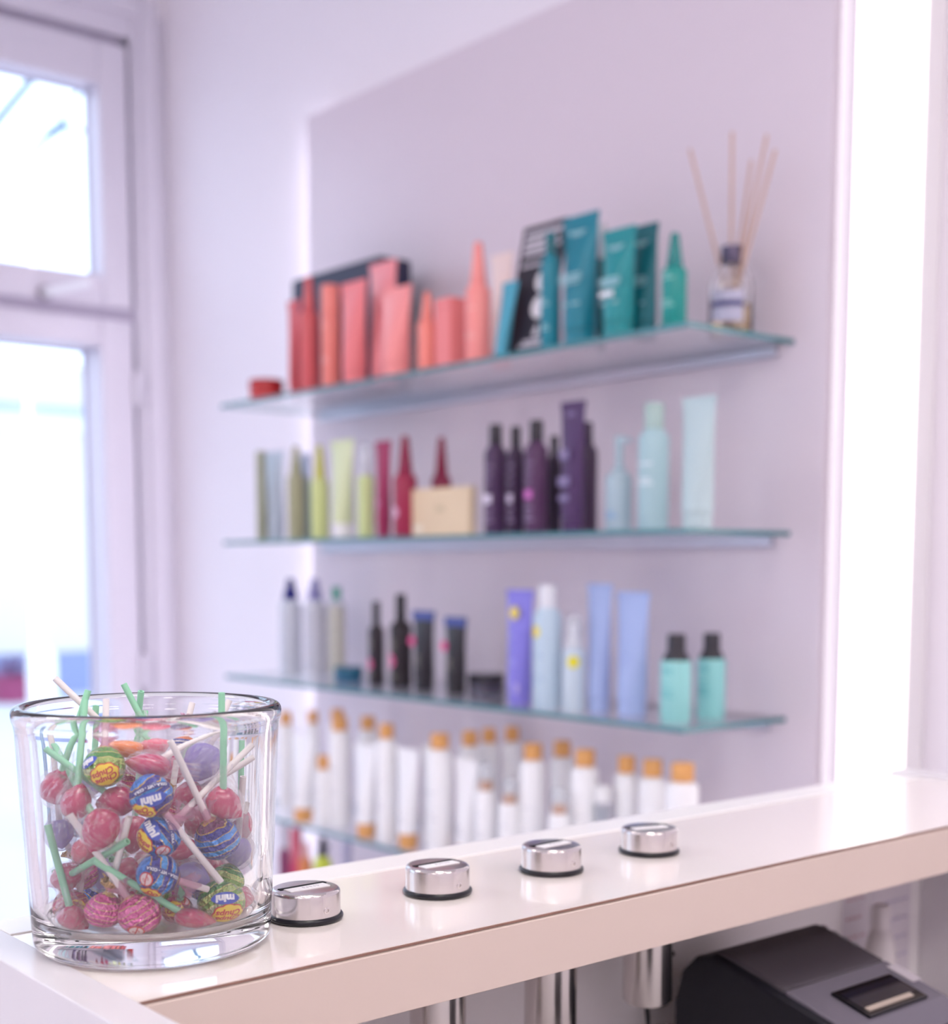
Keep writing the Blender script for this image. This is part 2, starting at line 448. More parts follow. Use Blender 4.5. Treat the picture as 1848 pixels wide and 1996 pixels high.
# ------------------------------------------------------------------ glass shelves
SZ = {1: 1.7508, 2: 1.4476, 3: 1.1454, 4: .843, 5: .5405}
shelf_face = film('shelf_glass_face', (.965, .985, .985, 1), .98, .03)
shelf_edge = mat('shelf_glass_edge', '#4f8f98', .15, trans=.25, ior=1.5, bump=(120, .05))
rail_m = mat('satin_aluminium_rail', '#bdbac4', .35, .9, bump=(200, .02))
names = {1: 'topmost glass wall shelf holding coral and teal bottles', 2: 'second glass shelf from the top holding lime, burgundy and dark purple bottles',
         3: 'third glass shelf from the top holding violet tubes and mint bottles', 4: 'fourth glass shelf holding the white bottles with wooden caps',
         5: 'lowest glass shelf behind the candy jar and counter'}
for k in range(1, 6):
    z = SZ[k]
    t = thing('glass_shelf', names[k], 'shelf', (-2.089, PANEL_Y, z - .008), 'glass wall shelves')
    mb = MB()
    x0, x1, y0, y1 = -.689, .689, -.252, 0.0
    v = [(x, y, zz) for zz in (0, .008) for y in (y0, y1) for x in (x0, x1)]
    mb.add(v, [(0, 2, 3, 1), (4, 5, 7, 6)], 0); mb.add(v, [(0, 1, 5, 4), (2, 6, 7, 3), (0, 4, 6, 2), (1, 3, 7, 5)], 1)
    mb.build('glass_plate', [shelf_face, shelf_edge], t)
    MB().box(-.66, .66, -.010, 0, -.016, -.0005).build('wall_rail', rail_m, t, bevel=.001)
    for xx in (-.6, 0, .6):
        MB().lathe([(.0001, -.03), (.004, -.03), (.004, .0)], 10, M=Matrix.Rotation(pi / 2, 3, 'X')).build('support_pin', rail_m, t, loc=(xx, 0.0, -.0055))

# ------------------------------------------------------------------ product builders
def plastic(c, rough=.32): return mat('plastic_' + c.lstrip('#') + str(int(rough * 100)), c, rough, bump=(90, .03), noise=(14, .02))
INK = {}
def ink(c): return mat('print_' + c.lstrip('#'), c, .5, bump=(50, .02))
clear_plastic = film('clear_plastic', (.93, .95, .97, 1), .93, .06, body=((.85, .87, .9, 1), .22))

def arc_patch(mb, r, z0, z1, a0, a1, n=8, off=.0004):
    vs = []
    for i in range(n + 1):
        a = a0 + (a1 - a0) * i / n
        vs += [((r + off) * cos(a), (r + off) * sin(a), z0), ((r + off) * cos(a), (r + off) * sin(a), z1)]
    mb.add(vs, [(2 * i, 2 * i + 2, 2 * i + 3, 2 * i + 1) for i in range(n)], 0, True)
def arc_dot(mb, r, z, a, rad, n=20, off=.0008):
    vs = [((r + off) * cos(a), (r + off) * sin(a), z)]
    for i in range(n):
        p = 2 * pi * i / n
        aa = a + rad * cos(p) / r
        vs.append(((r + off) * cos(aa), (r + off) * sin(aa), z + rad * sin(p)))
    mb.add(vs, [(0, 1 + i, 1 + (i + 1) % n) for i in range(n)])
def lines(t, r, zs, c, a=-pi / 2, hw=.7, th=.0035, h0=None, flat=None):
    """printed lines: on a round body (r) or on a flat face flat=(halfwidth, y)"""
    mb = MB()
    for i, z in enumerate(zs):
        f = (1, .7, .9, .55, .8)[i % 5]
        if flat: mb.box(-flat[0] * f, flat[0] * f, flat[1] - .0006, flat[1], z, z + th)
        else: arc_patch(mb, r, z, z + th, a - hw * f, a + hw * f)
    mb.build('label_print', ink(c), t)['kind'] = 'stuff'
def dot(t, r, z, rad, c, a=-pi / 2, flat=None):
    mb = MB()
    if flat is not None:
        vs = [(flat[0], flat[1] - .0008, z)] + [(flat[0] + rad * cos(2 * pi * i / 20), flat[1] - .0008, z + rad * sin(2 * pi * i / 20)) for i in range(20)]
        mb.add(vs, [(0, 1 + i, 1 + (i + 1) % 20) for i in range(20)])
    else: arc_dot(mb, r, z, a, rad)
    mb.build('round_sticker', ink(c), t)

def p_tube(t, d, w, h, c, cap=None, capc=None, lean=0):
    """squeeze tube standing on its cap: round at the cap, flat and wide at the crimped end"""
    rb = d / 2 * .86; ch = .024 if capc is None else .030; wt = w / 2 * .93
    rings = []
    N = 28
    hh = h - ch
    for i in range(11):
        s = i / 10
        e = s ** 1.15
        a = rb + (wt - rb) * e; b = rb * (1 - s ** 1.5) + .0015
        rings.append([Vector((a * cos(2 * pi * k / N), b * sin(2 * pi * k / N), ch + (hh - .012) * s)) for k in range(N)])
    rings.append([Vector((wt * cos(2 * pi * k / N), .0013 * sin(2 * pi * k / N), h)) for k in range(N)])
    MB().loft(rings).build('tube_body', plastic(c), t)
    cr = rb * .98
    MB().lathe([(cr * .93, 0), (cr, .002), (cr, ch - .001), (cr * .9, ch)], 28).build('cap', plastic(capc or c), t)
    mb = MB().box(-wt * .99, wt * .99, -.0018, .0018, h - .010, h - .0005)
    mb.build('crimp', plastic(c, .5), t)
def p_cyl(t, d, w, h, c, capc=None):
    r = d / 2
    MB().lathe([(r * .9, 0), (r, .003), (r, h * .72), (r * .97, h * .725)], 28).build('bottle_body', plastic(c), t)
    MB().lathe([(r * .98, h * .725), (r * .98, h - .003), (r * .9, h)], 28).build('cap', plastic(capc or c, .25), t)
def p_dropper(t, d, w, h, c, capc=None, bodyf=.64, glass=False):
    r = d / 2; b = h * bodyf
    MB().lathe([(r * .9, 0), (r, .004), (r, b * .93), (r * .85, b * .98), (r * .5, b * 1.02), (r * .42, b * 1.03)], 28).build('bottle_body', clear_plastic if glass else plastic(c), t)
    if glass:
        MB().lathe([(r * .85, .004), (r * .93, .008), (r * .93, b * .90), (r * .7, b * .96)], 28).build('liquid', plastic(c, .4), t)
    MB().lathe([(r * .62, b * 1.0), (r * .66, b * 1.03), (r * .60, b * 1.12), (r * .44, h * .88), (r * .34, h * .985), (r * .26, h)], 24).build('nozzle_cap', plastic(capc or c, .25), t)
def p_capbottle(t, d, w, h, c, capc=None, bodyf=.70, capr=.48, glass=False):
    r = d / 2; b = h * bodyf
    MB().lathe([(r * .9, 0), (r, .004), (r, b * .92), (r * .93, b * .96), (r * .7, b * 1.0), (r * capr * .95, b * 1.03)], 28).build('bottle_body', clear_plastic if glass else plastic(c), t)
    if glass:
        MB().lathe([(r * .85, .004), (r * .93, .008), (r * .93, b * .88), (r * .7, b * .94)], 28).build('liquid', plastic(c, .4), t)
    MB().lathe([(r * capr, b * 1.02), (r * capr, h - .003), (r * capr * .88, h)], 24).build('cap', plastic(capc or c, .25), t)
def p_foamer(t, d, w, h, c, capc=None):
    r = d / 2; b = h * .66
    MB().lathe([(r * .9, 0), (r, .004), (r, b * .93), (r * .92, b * .97), (r * .6, b)], 28).build('bottle_body', plastic(c), t)
    MB().lathe([(r * .62, b), (r * .62, b + (h - b) * .25), (r * .35, b + (h - b) * .3), (r * .35, h * .9)], 24).build('pump_head', plastic(capc or c), t)
    MB().lathe([(r * .72, b + .001), (r * .72, h * .93), (r * .5, h * .985), (r * .2, h)], 24).build('overcap', clear_plastic, t)
def p_pump(t, d, w, h, c, capc=None, bodyf=.62):
    r = d / 2; b = h * bodyf
    MB().lathe([(r * .9, 0), (r, .004), (r, b * .9), (r * .85, b * .97), (r * .5, b)], 28).build('bottle_body', plastic(c), t)
    mb = MB().lathe([(r * .5, b), (r * .5, b + h * .05), (r * .3, b + h * .06), (r * .3, h * .88)], 20)
    mb.build('collar', plastic(capc or c), t)
    mb = MB().lathe([(r * .34, h * .88), (r * .36, h * .97), (r * .3, h)], 20)
    mb.tube([(0, 0, h * .945), (r * .9, 0, h * .955), (r * 1.15, 0, h * .93)], r * .17, 10)
    mb.build('nozzle', plastic(capc or c), t)
def p_shoulder(t, d, w, h, c, capc='#2a2630'):
    r = d / 2; b = h * .70
    MB().lathe([(r * .92, 0), (r, .003), (r, b - .002), (r * .95, b)], 30).build('bottle_body', plastic(c), t)
    MB().lathe([(r * .88, b), (r * .86, b + .005), (r * .64, b + h * .09), (r * .60, b + h * .11), (r * .59, h - .003), (r * .53, h)], 28).build('cap', plastic(capc, .3), t)
def p_tub(t, d, w, h, c, capc=None):
    r = d / 2
    MB().lathe([(r * .92, 0), (r * .97, .002), (r * .97, h * .55)], 32).build('jar_body', plastic(c), t)
    MB().lathe([(r, h * .5), (r, h - .002), (r * .96, h)], 32).build('lid', plastic(capc or c, .25), t)
bamboo = mat('bamboo_cap_wood', '#e6a866', .5, noise=(60, .10), bump=(200, .15))
amber = mat('amber_collar', '#d98f4a', .35, noise=(30, .05))
def p_bam(t, d, w, h, c, capc=None):
    r = d / 2; b = h - .029
    MB().lathe([(r * .9, 0), (r, .004), (r, b - .010), (r * .93, b - .004), (r * .6, b), (r * .5, b + .001)], 28).build('bottle_body', plastic(c, .4), t)
    cr = r * .70
    MB().lathe([(cr * .97, b + .001), (cr, b + .003), (cr, h - .002), (cr * .92, h)], 24).build('wooden_cap', bamboo, t)
def p_inv(t, d, w, h, c, capc=None):
    p_tube(t, d, w, h, c, capc='#fefefe')
    cp = [o for o in t.children if o.name.startswith('cap')][0]
    cp.data.materials[0] = bamboo; cp.name = 'wooden_cap'
def p_clr(t, d, w, h, c, capc=None):
    r = d / 2; b = h * .74
    MB().lathe([(r * .9, 0), (r, .004), (r, b - .006), (r * .9, b), (r * .6, b + .001)], 28).build('bottle_body', plastic(c, .4), t)
    MB().lathe([(r * .62, b), (r * .62, b + h * .085), (r * .5, b + h * .09)], 24).build('collar', amber, t)
    MB().lathe([(r * .2, b + h * .09), (r * .2, h * .95), (r * .3, h * .955), (r * .3, h * .97)], 16).build('pump_stem', plastic('#f4f2f4'), t)
    MB().lathe([(r * .66, b + .001), (r * .66, h * .95), (r * .5, h * .99), (r * .2, h)], 24).build('overcap', clear_plastic, t)
def p_vial(t, d, w, h, c, capc=None):
    r = d / 2; b = h * .84
    MB().lathe([(r * .9, 0), (r, .004), (r, b - .006), (r * .8, b)], 28).build('bottle_body', clear_plastic, t)
    MB().lathe([(r * .5, .01), (r * .5, b - .01)], 16).build('liquid', plastic('#9ea3b4'), t)
    MB().lathe([(r * .95, b), (r * .95, h - .002), (r * .85, h)], 24).build('cap', plastic('#f4f2f4'), t)
def p_box(t, d, w, h, c, capc=None):
    MB().box(-w / 2, w / 2, -.022, .022, 0, h).build('carton', plastic(c, .45), t, bevel=.0012)
    MB().box(-w / 2 + .004, w / 2 - .004, -.0225, -.0219, h * .86, h * .865).build('flap_seam', plastic('#b0545a', .5), t)
BUILD = dict(tube=p_tube, cyl=p_cyl, dropper=p_dropper, capbottle=p_capbottle, foamer=p_foamer, pump=p_pump,
             shoulder=p_shoulder, tub=p_tub, bam=p_bam, inv=p_inv, clr=p_clr, vial=p_vial, box=p_box)

G = {
's1_tub': ('tub', 1, -2.6501, 1.625, 0.0746, 0.1393, 0.0436),
's1_tube_l': ('tube', 1, -2.5592, 1.64, 0.0266, 0.0479, 0.202),
's1_bot': ('dropper', 1, -2.4629, 1.615, 0.0409, 0.0723, 0.2335),
's1_cyl': ('cyl', 1, -2.3802, 1.612, 0.0378, 0.0657, 0.2024),
's1_tube2': ('tube', 1, -2.3015, 1.615, 0.0546, 0.0927, 0.199),
's1_tube3': ('tube', 1, -2.2756, 1.668, 0.058, 0.0958, 0.2396),
's1_tube4': ('tube', 1, -2.1567, 1.612, 0.0603, 0.0987, 0.1655),
's1_box': ('box', 1, -2.5294, 1.755, 0.2502, 0.4284, 0.2947),
's1_drop2': ('dropper', 1, -2.0629, 1.612, 0.0365, 0.0583, 0.1424),
's1_sbox': ('box', 1, -2.0071, 1.625, 0.0456, 0.0712, 0.1232),
's1_spray': ('dropper', 1, -1.92, 1.615, 0.0443, 0.0674, 0.2075),
's1_cream': ('tube', 1, -1.9538, 1.7, 0.0428, 0.0641, 0.206),
's1_card': ('card', 1, -1.8048, 1.655, 0.0782, 0.1134, 0.2324),
's1_bluetube': ('tube', 1, -1.8175, 1.605, 0.0437, 0.0649, 0.1315),
's1_tealcap': ('capbottle', 1, -1.7291, 1.612, 0.033, 0.0474, 0.1894),
's1_tealbig': ('tube', 1, -1.6711, 1.625, 0.0624, 0.0876, 0.2097),
's1_tealback': ('cyl', 1, -1.6873, 1.69, 0.0157, 0.0218, 0.2082),
's1_teal2': ('tube', 1, -1.5771, 1.618, 0.0562, 0.0768, 0.1699),
's1_teal3': ('tube', 1, -1.5655, 1.665, 0.0442, 0.0593, 0.1807),
's1_drop3': ('dropper', 1, -1.4548, 1.612, 0.0379, 0.0499, 0.1397),
's1_diff': ('diffuser', 1, -1.4593, 1.765, 0.0679, 0.0855, 0.1455),
's2_a': ('cyl', 2, -2.6864, 1.63, 0.0228, 0.0432, 0.1965),
's2_b': ('tube', 2, -2.6768, 1.66, 0.0436, 0.0813, 0.1975),
's2_c': ('dropper', 2, -2.5202, 1.615, 0.0393, 0.0718, 0.196),
's2_cb': ('cyl', 2, -2.5978, 1.69, 0.0204, 0.0369, 0.1886),
's2_d': ('dropper', 2, -2.4256, 1.612, 0.0383, 0.0683, 0.1918),
's2_e': ('tube', 2, -2.3468, 1.615, 0.049, 0.0855, 0.197),
's2_f': ('foamer', 2, -2.262, 1.612, 0.0336, 0.0574, 0.185),
's2_g': ('tube', 2, -2.2136, 1.62, 0.0322, 0.0541, 0.1862),
's2_h': ('dropper', 2, -2.133, 1.612, 0.0451, 0.0743, 0.1898),
's2_i': ('dropper', 2, -2.1324, 1.7, 0.0391, 0.0623, 0.1921),
's2_box': ('box', 2, -2.0248, 1.635, 0.1138, 0.1809, 0.0877),
's2_j': ('capbottle', 2, -1.8685, 1.612, 0.0399, 0.0607, 0.1907),
's2_k': ('capbottle', 2, -1.8243, 1.62, 0.0305, 0.0456, 0.1843),
's2_l': ('capbottle', 2, -1.7625, 1.612, 0.0403, 0.0594, 0.1894),
's2_m': ('capbottle', 2, -1.7689, 1.66, 0.0249, 0.0362, 0.167),
's2_n': ('tube', 2, -1.6761, 1.615, 0.0427, 0.0609, 0.2137),
's2_o': ('capbottle', 2, -1.7069, 1.675, 0.0403, 0.0571, 0.1858),
's2_p': ('pump', 2, -1.5744, 1.62, 0.0429, 0.0593, 0.1508),
's2_q': ('capbottle', 2, -1.5043, 1.625, 0.0484, 0.0651, 0.196),
's2_r': ('tube', 2, -1.4172, 1.63, 0.0541, 0.0704, 0.1986),
's3_a': ('dropper', 3, -2.6718, 1.6931, 0.0507, 0.0946, 0.2181),
's3_b': ('dropper', 3, -2.6117, 1.7193, 0.0502, 0.0914, 0.2183),
's3_c': ('capbottle', 3, -2.5753, 1.7523, 0.041, 0.0731, 0.2001),
's3_d': ('tub', 3, -2.4473, 1.6947, 0.0621, 0.1102, 0.0316),
's3_e': ('capbottle', 3, -2.3299, 1.6843, 0.0337, 0.0579, 0.1738),
's3_f': ('capbottle', 3, -2.2559, 1.692, 0.0455, 0.0763, 0.1897),
's3_g': ('tube', 3, -2.1709, 1.6855, 0.0454, 0.0746, 0.1576),
's3_h': ('tube', 3, -2.07, 1.6854, 0.0441, 0.0705, 0.1482),
's3_i': ('tub', 3, -2.046, 1.7416, 0.0711, 0.111, 0.0378),
's3_j': ('tube', 3, -1.8396, 1.6451, 0.0499, 0.0752, 0.2038),
's3_k': ('capbottle', 3, -1.7442, 1.6237, 0.0507, 0.0747, 0.2131),
's3_l': ('foamer', 3, -1.6862, 1.6307, 0.0396, 0.0571, 0.1645),
's3_m': ('tube', 3, -1.6543, 1.6594, 0.0429, 0.0606, 0.2163),
's3_n': ('tube', 3, -1.5851, 1.6676, 0.0563, 0.0775, 0.2034),
's3_o': ('shoulder', 3, -1.4661, 1.6416, 0.0488, 0.0652, 0.1395),
's3_p': ('shoulder', 3, -1.4676, 1.7281, 0.046, 0.0598, 0.1384),
's4_00': ('bam', 4, -2.6777, 1.68, 0.038, 0.0723, 0.2183),
's4_01': ('inv', 4, -2.5005, 1.61, 0.0477, 0.0895, 0.1872),
's4_02': ('bam', 4, -2.6282, 1.72, 0.0333, 0.0615, 0.2221),
's4_03': ('bam', 4, -2.4301, 1.615, 0.0341, 0.0627, 0.1496),
's4_04': ('bam', 4, -2.5278, 1.72, 0.0403, 0.0726, 0.2337),
's4_05': ('bam', 4, -2.4027, 1.64, 0.0468, 0.0843, 0.2325),
's4_06': ('bam', 4, -2.4266, 1.73, 0.0437, 0.0764, 0.2255),
's4_07': ('inv', 4, -2.2679, 1.61, 0.0438, 0.0771, 0.1905),
's4_08': ('bam', 4, -2.2025, 1.615, 0.0411, 0.0706, 0.2368),
's4_09': ('inv', 4, -2.1263, 1.61, 0.0441, 0.0744, 0.1957),
's4_10': ('plain', 4, -2.1507, 1.68, 0.0231, 0.0382, 0.1946),
's4_11': ('bam', 4, -2.0326, 1.615, 0.0496, 0.0811, 0.2333),
's4_12': ('bam', 4, -2.0454, 1.7, 0.043, 0.0684, 0.2307),
's4_13': ('inv', 4, -1.9654, 1.625, 0.0431, 0.069, 0.1908),
's4_14': ('bam', 4, -2.0584, 1.76, 0.0398, 0.0622, 0.2301),
's4_15': ('bam', 4, -2.024, 1.79, 0.0387, 0.0593, 0.2341),
's4_16': ('clr', 4, -1.8937, 1.612, 0.0402, 0.0632, 0.1923),
's4_17': ('clr', 4, -1.8265, 1.61, 0.0394, 0.0606, 0.1723),
's4_18': ('bam', 4, -1.7984, 1.64, 0.0465, 0.07, 0.2352),
's4_19': ('bam', 4, -1.8179, 1.73, 0.0442, 0.0649, 0.2307),
's4_20': ('clr', 4, -1.698, 1.61, 0.0378, 0.0558, 0.171),
's4_21': ('bam', 4, -1.6822, 1.655, 0.0475, 0.0686, 0.235),
's4_22': ('vial', 4, -1.6423, 1.66, 0.0299, 0.0426, 0.1765),
's4_23': ('bam', 4, -1.6271, 1.7, 0.0413, 0.0576, 0.2255),
's4_24': ('bam', 4, -1.5622, 1.695, 0.0454, 0.062, 0.2269),
's4_25': ('bam', 4, -1.4389, 1.63, 0.0514, 0.0686, 0.2404),
's5_a': ('capbottle', 5, -2.6608, 1.66, 0.0263, 0.0508, 0.2715),
's5_b': ('cyl', 5, -2.5797, 1.64, 0.0267, 0.0511, 0.2717),
's5_c': ('dropper', 5, -2.512, 1.62, 0.0305, 0.0578, 0.2522),
's5_d': ('pump', 5, -2.4434, 1.62, 0.0407, 0.0756, 0.2721),
's5_e': ('capbottle', 5, -2.4674, 1.7, 0.0439, 0.0794, 0.2495),
}


CO = '#f0686a'; TE = '#0f7f8a'; TD = '#0a6470'; PU = '#3c2440'; BU = '#8c1440'; LI = '#d0da94'; PB = '#a9c8cf'; PE = '#94a8dc'
# key: (object name, category, colour, cap colour, label)
A = {
 's1_tub': ('jar', 'jar', '#c83a3c', '#b92c30', 'low red cream jar alone at the left end of the top shelf'),
 's1_tube_l': ('squeeze_tube', 'tube', '#d4555c', None, 'slim dark coral tube, leftmost upright item on the top shelf'),
 's1_bot': ('pointed_bottle', 'bottle', '#dc6468', None, 'deep coral bottle with a tapered top, left part of the top shelf'),
 's1_cyl': ('capped_bottle', 'bottle', '#f48c82', None, 'straight coral cylinder bottle between the tapered bottle and the coral tubes'),
 's1_tube2': ('squeeze_tube', 'tube', '#f28488', None, 'coral tube right of the straight coral cylinder bottle on the top shelf'),
 's1_tube3': ('squeeze_tube', 'tube', '#fa9ca2', None, 'tallest coral tube, in front of the black box on the top shelf'),
 's1_tube4': ('squeeze_tube', 'tube', '#fc9c9a', None, 'broad coral tube standing in front of the tallest coral tube'),
 's1_drop2': ('pointed_bottle', 'bottle', '#fa9084', None, 'small coral dropper bottle right of the black box'),
 's1_sbox': ('carton', 'box', '#f48c8c', None, 'small coral carton between the two coral pointed bottles'),
 's1_spray': ('pointed_bottle', 'bottle', '#fc9a94', None, 'tall coral spray bottle with a long pointed cap left of the black card'),
 's1_cream': ('squeeze_tube', 'tube', '#f6e0da', '#f4a8a8', 'pale cream and pink tube behind the tall coral spray bottle'),
 's1_bluetube': ('squeeze_tube', 'tube', '#4fa6bf', None, 'light blue tube leaning against the black display card'),
 's1_tealcap': ('capped_bottle', 'bottle', '#127f92', TD, 'slim teal bottle in front of the black display card'),
 's1_tealbig': ('squeeze_tube', 'tube', '#157c90', None, 'largest teal tube, right of the black display card'),
 's1_tealback': ('carton_tube', 'tube', '#0c5a62', '#c8c4cc', 'narrow dark teal bottle behind the largest teal tube'),
 's1_teal2': ('squeeze_tube', 'tube', '#1a8c92', None, 'mid teal tube with a white line, second teal tube from the left'),
 's1_teal3': ('squeeze_tube', 'tube', '#0e6570', None, 'dark teal tube, rightmost tube on the top shelf'),
 's1_drop3': ('pointed_bottle', 'bottle', '#0a8e88', '#0c7c7c', 'small green teal pointed bottle at the front right corner of the top shelf'),
 's2_a': ('slim_bottle', 'bottle', '#a4a78c', None, 'khaki slim bottle, leftmost on the second shelf'),
 's2_b': ('squeeze_tube', 'tube', '#c4d0de', None, 'pale blue grey tube beside the leftmost khaki bottle'),
 's2_c': ('pointed_bottle', 'bottle', '#a9a888', None, 'khaki bottle with a pointed top on the second shelf'),
 's2_cb': ('slim_bottle', 'bottle', '#7d9698', '#a9bcd8', 'grey blue slim bottle half hidden behind the khaki pointed bottle'),
 's2_d': ('pointed_bottle', 'bottle', LI, '#c9c86c', 'lime green bottle with a pointed top on the second shelf'),
 's2_e': ('squeeze_tube', 'tube', '#dbe3b8', '#f6f4f4', 'pale lime tube with a white cap on the second shelf'),
 's2_f': ('foam_bottle', 'bottle', '#cfdd9c', '#e6e4ea', 'small lime bottle with a clear pump cover on the second shelf'),
 's2_g': ('squeeze_tube', 'tube', '#a02a58', None, 'burgundy tube left of the burgundy spray bottle'),
 's2_h': ('pointed_bottle', 'bottle', '#a02048', BU, 'burgundy spray bottle with a white dot on the second shelf'),
 's2_i': ('pointed_bottle', 'bottle', '#8c1844', BU, 'burgundy pointed bottle behind the beige carton'),
 's2_j': ('capped_bottle', 'bottle', '#462a50', '#2c2430', 'dark purple bottle with a white patch, first of the purple group'),
 's2_k': ('capped_bottle', 'bottle', '#33183c', '#2c2430', 'narrow dark purple bottle, second of the purple group from the left'),
 's2_l': ('capped_bottle', 'bottle', '#553258', '#2c2430', 'dark purple bottle with a pink patch, third of the purple group'),
 's2_m': ('capped_bottle', 'bottle', '#2e1a34', '#241a2a', 'blackish purple bottle just left of the tall purple tube'),
 's2_n': ('squeeze_tube', 'tube', '#4e3260', None, 'tall dark purple tube, tallest on the second shelf'),
 's2_o': ('capped_bottle', 'bottle', '#3a2240', '#33203a', 'dark purple bottle behind the tall purple tube'),
 's2_p': ('pump_bottle', 'bottle', '#a8bdc8', None, 'pale blue pump bottle right of the purple group'),
 's2_q': ('capped_bottle', 'bottle', PB, '#a8c0bc', 'tall pale blue bottle with a round cap on the second shelf'),
 's2_r': ('squeeze_tube', 'tube', '#bcd0d4', None, 'pale aqua tube, rightmost on the second shelf'),
 's3_a': ('pointed_bottle', 'bottle', '#dcdce8', '#1c1c78', 'clear bottle with a navy pointed nozzle, leftmost on the third shelf'),
 's3_b': ('pointed_bottle', 'bottle', '#dedae6', '#8f8cc0', 'clear bottle with a lavender nozzle on the third shelf'),
 's3_c': ('capped_bottle', 'bottle', '#dcd4bc', '#55a890', 'yellowish bottle with a green cap on the third shelf'),
 's3_d': ('jar', 'jar', '#1d5f82', '#22607c', 'low dark blue jar beside the black bottles'),
 's3_e': ('capped_bottle', 'bottle', '#2c242c', '#221e24', 'smaller black bottle with a pink dot on the third shelf'),
 's3_f': ('capped_bottle', 'bottle', '#2a2228', '#221e24', 'taller black bottle with a pink dot on the third shelf'),
 's3_g': ('squeeze_tube', 'tube', '#2a262e', None, 'black tube with a pink dot beside the taller black bottle'),
 's3_h': ('squeeze_tube', 'tube', '#2a262c', None, 'black tube with a pink dot standing apart, left of the low black jar'),
 's3_i': ('jar', 'jar', '#4a4556', '#26222e', 'low black jar left of the violet tube'),
 's3_j': ('squeeze_tube', 'tube', '#8c84e0', None, 'violet tube with a yellow round sticker'),
 's3_k': ('capped_bottle', 'bottle', '#c2d6e6', '#e6e6ee', 'tall pale blue spray can with white cap and yellow sticker'),
 's3_l': ('foam_bottle', 'bottle', '#cad8e4', '#f2f0f4', 'small pale blue bottle with clear cover and yellow sticker'),
 's3_m': ('squeeze_tube', 'tube', '#a6b6e2', None, 'narrower periwinkle blue tube on the third shelf'),
 's3_n': ('squeeze_tube', 'tube', '#aabbe8', None, 'wider periwinkle blue tube on the third shelf'),
 's3_o': ('shoulder_bottle', 'bottle', '#98d6d4', None, 'mint bottle with black cap at the front corner of the third shelf'),
 's3_p': ('shoulder_bottle', 'bottle', '#90d0cf', None, 'mint bottle with black cap, rightmost on the third shelf'),
 's5_a': ('capped_bottle', 'bottle', '#8c3a68', '#d8d4e0', 'maroon bottle with a pale cap on the lowest shelf by the jar'),
 's5_b': ('slim_bottle', 'bottle', '#d03a64', '#d86a80', 'red pink slim bottle on the lowest shelf'),
 's5_c': ('pointed_bottle', 'bottle', '#e08a5c', '#e6aeb0', 'orange pointed bottle on the lowest shelf'),
 's5_d': ('pump_bottle', 'bottle', '#c9d44c', '#2c2834', 'lime bottle with a black pump on the lowest shelf'),
 's5_e': ('capped_bottle', 'bottle', '#b4b0dc', '#c4c0e0', 'lavender bottle behind the lime pump bottle on the lowest shelf'),
}
W4 = ['bottle with wooden cap just right of the candy jar, back row|leftmost white capped bottle|', ]
L4 = {0: 'white bottle with wooden cap beside the candy jar rim, leftmost of the row', 1: 'white tube on a wooden cap, leftmost of the three upright tubes',
 2: 'thin white bottle with wooden cap behind the leftmost white tube', 3: 'short white bottle with wooden cap right of the leftmost white tube',
 4: 'white bottle whose wooden cap peeks above the one in front of it', 5: 'tall white bottle with wooden cap right of the short white bottle',
 6: 'white bottle with wooden cap behind the second white tube', 7: 'white tube on a wooden cap, second of the upright tubes',
 8: 'white bottle with wooden cap between the second and third white tubes', 9: 'white tube on a wooden cap, third of the upright tubes',
 10: 'narrow plain white bottle right of the third white tube', 11: 'large white bottle with wooden cap right of the third white tube',
 12: 'white bottle with wooden cap behind the fourth white tube', 13: 'white tube right of the large white bottle, fourth of the tubes',
 14: 'rear white bottle with wooden cap, left one of the pair at the wall', 15: 'rear white bottle with wooden cap, right one of the pair at the wall',
 16: 'short white pump bottle with peach collar and clear cover', 17: 'short white pump bottle with amber collar left of the tall bottle',
 18: 'tall white bottle with wooden cap between two short pump bottles', 19: 'white bottle with wooden cap behind the third short pump bottle',
 20: 'short white pump bottle with amber collar, rightmost of the short ones', 21: 'white bottle with wooden cap left of the small clear vial',
 22: 'small clear vial with white lid among the white bottles', 23: 'white bottle with wooden cap, first of the three at the right end',
 24: 'white bottle with wooden cap, middle of the three at the right end', 25: 'white bottle with wooden cap, rightmost on the fourth shelf'}
for k_, l_ in L4.items():
    kk = 's4_%02d' % k_
    kd = G[kk][0]
    A[kk] = (('white_tube' if kd == 'inv' else 'clear_vial' if kd == 'vial' else 'pump_bottle' if kd == 'clr' else 'white_bottle'),
             'tube' if kd == 'inv' else 'bottle', '#fbf9fb', '#fbfafb', l_)
GROUP = {1: 'products on the top shelf', 2: 'products on the second shelf', 3: 'products on the third shelf',
         4: 'white bottles and tubes on the fourth shelf', 5: 'products on the lowest shelf'}
BUILD['plain'] = p_cyl
ROOT = {}
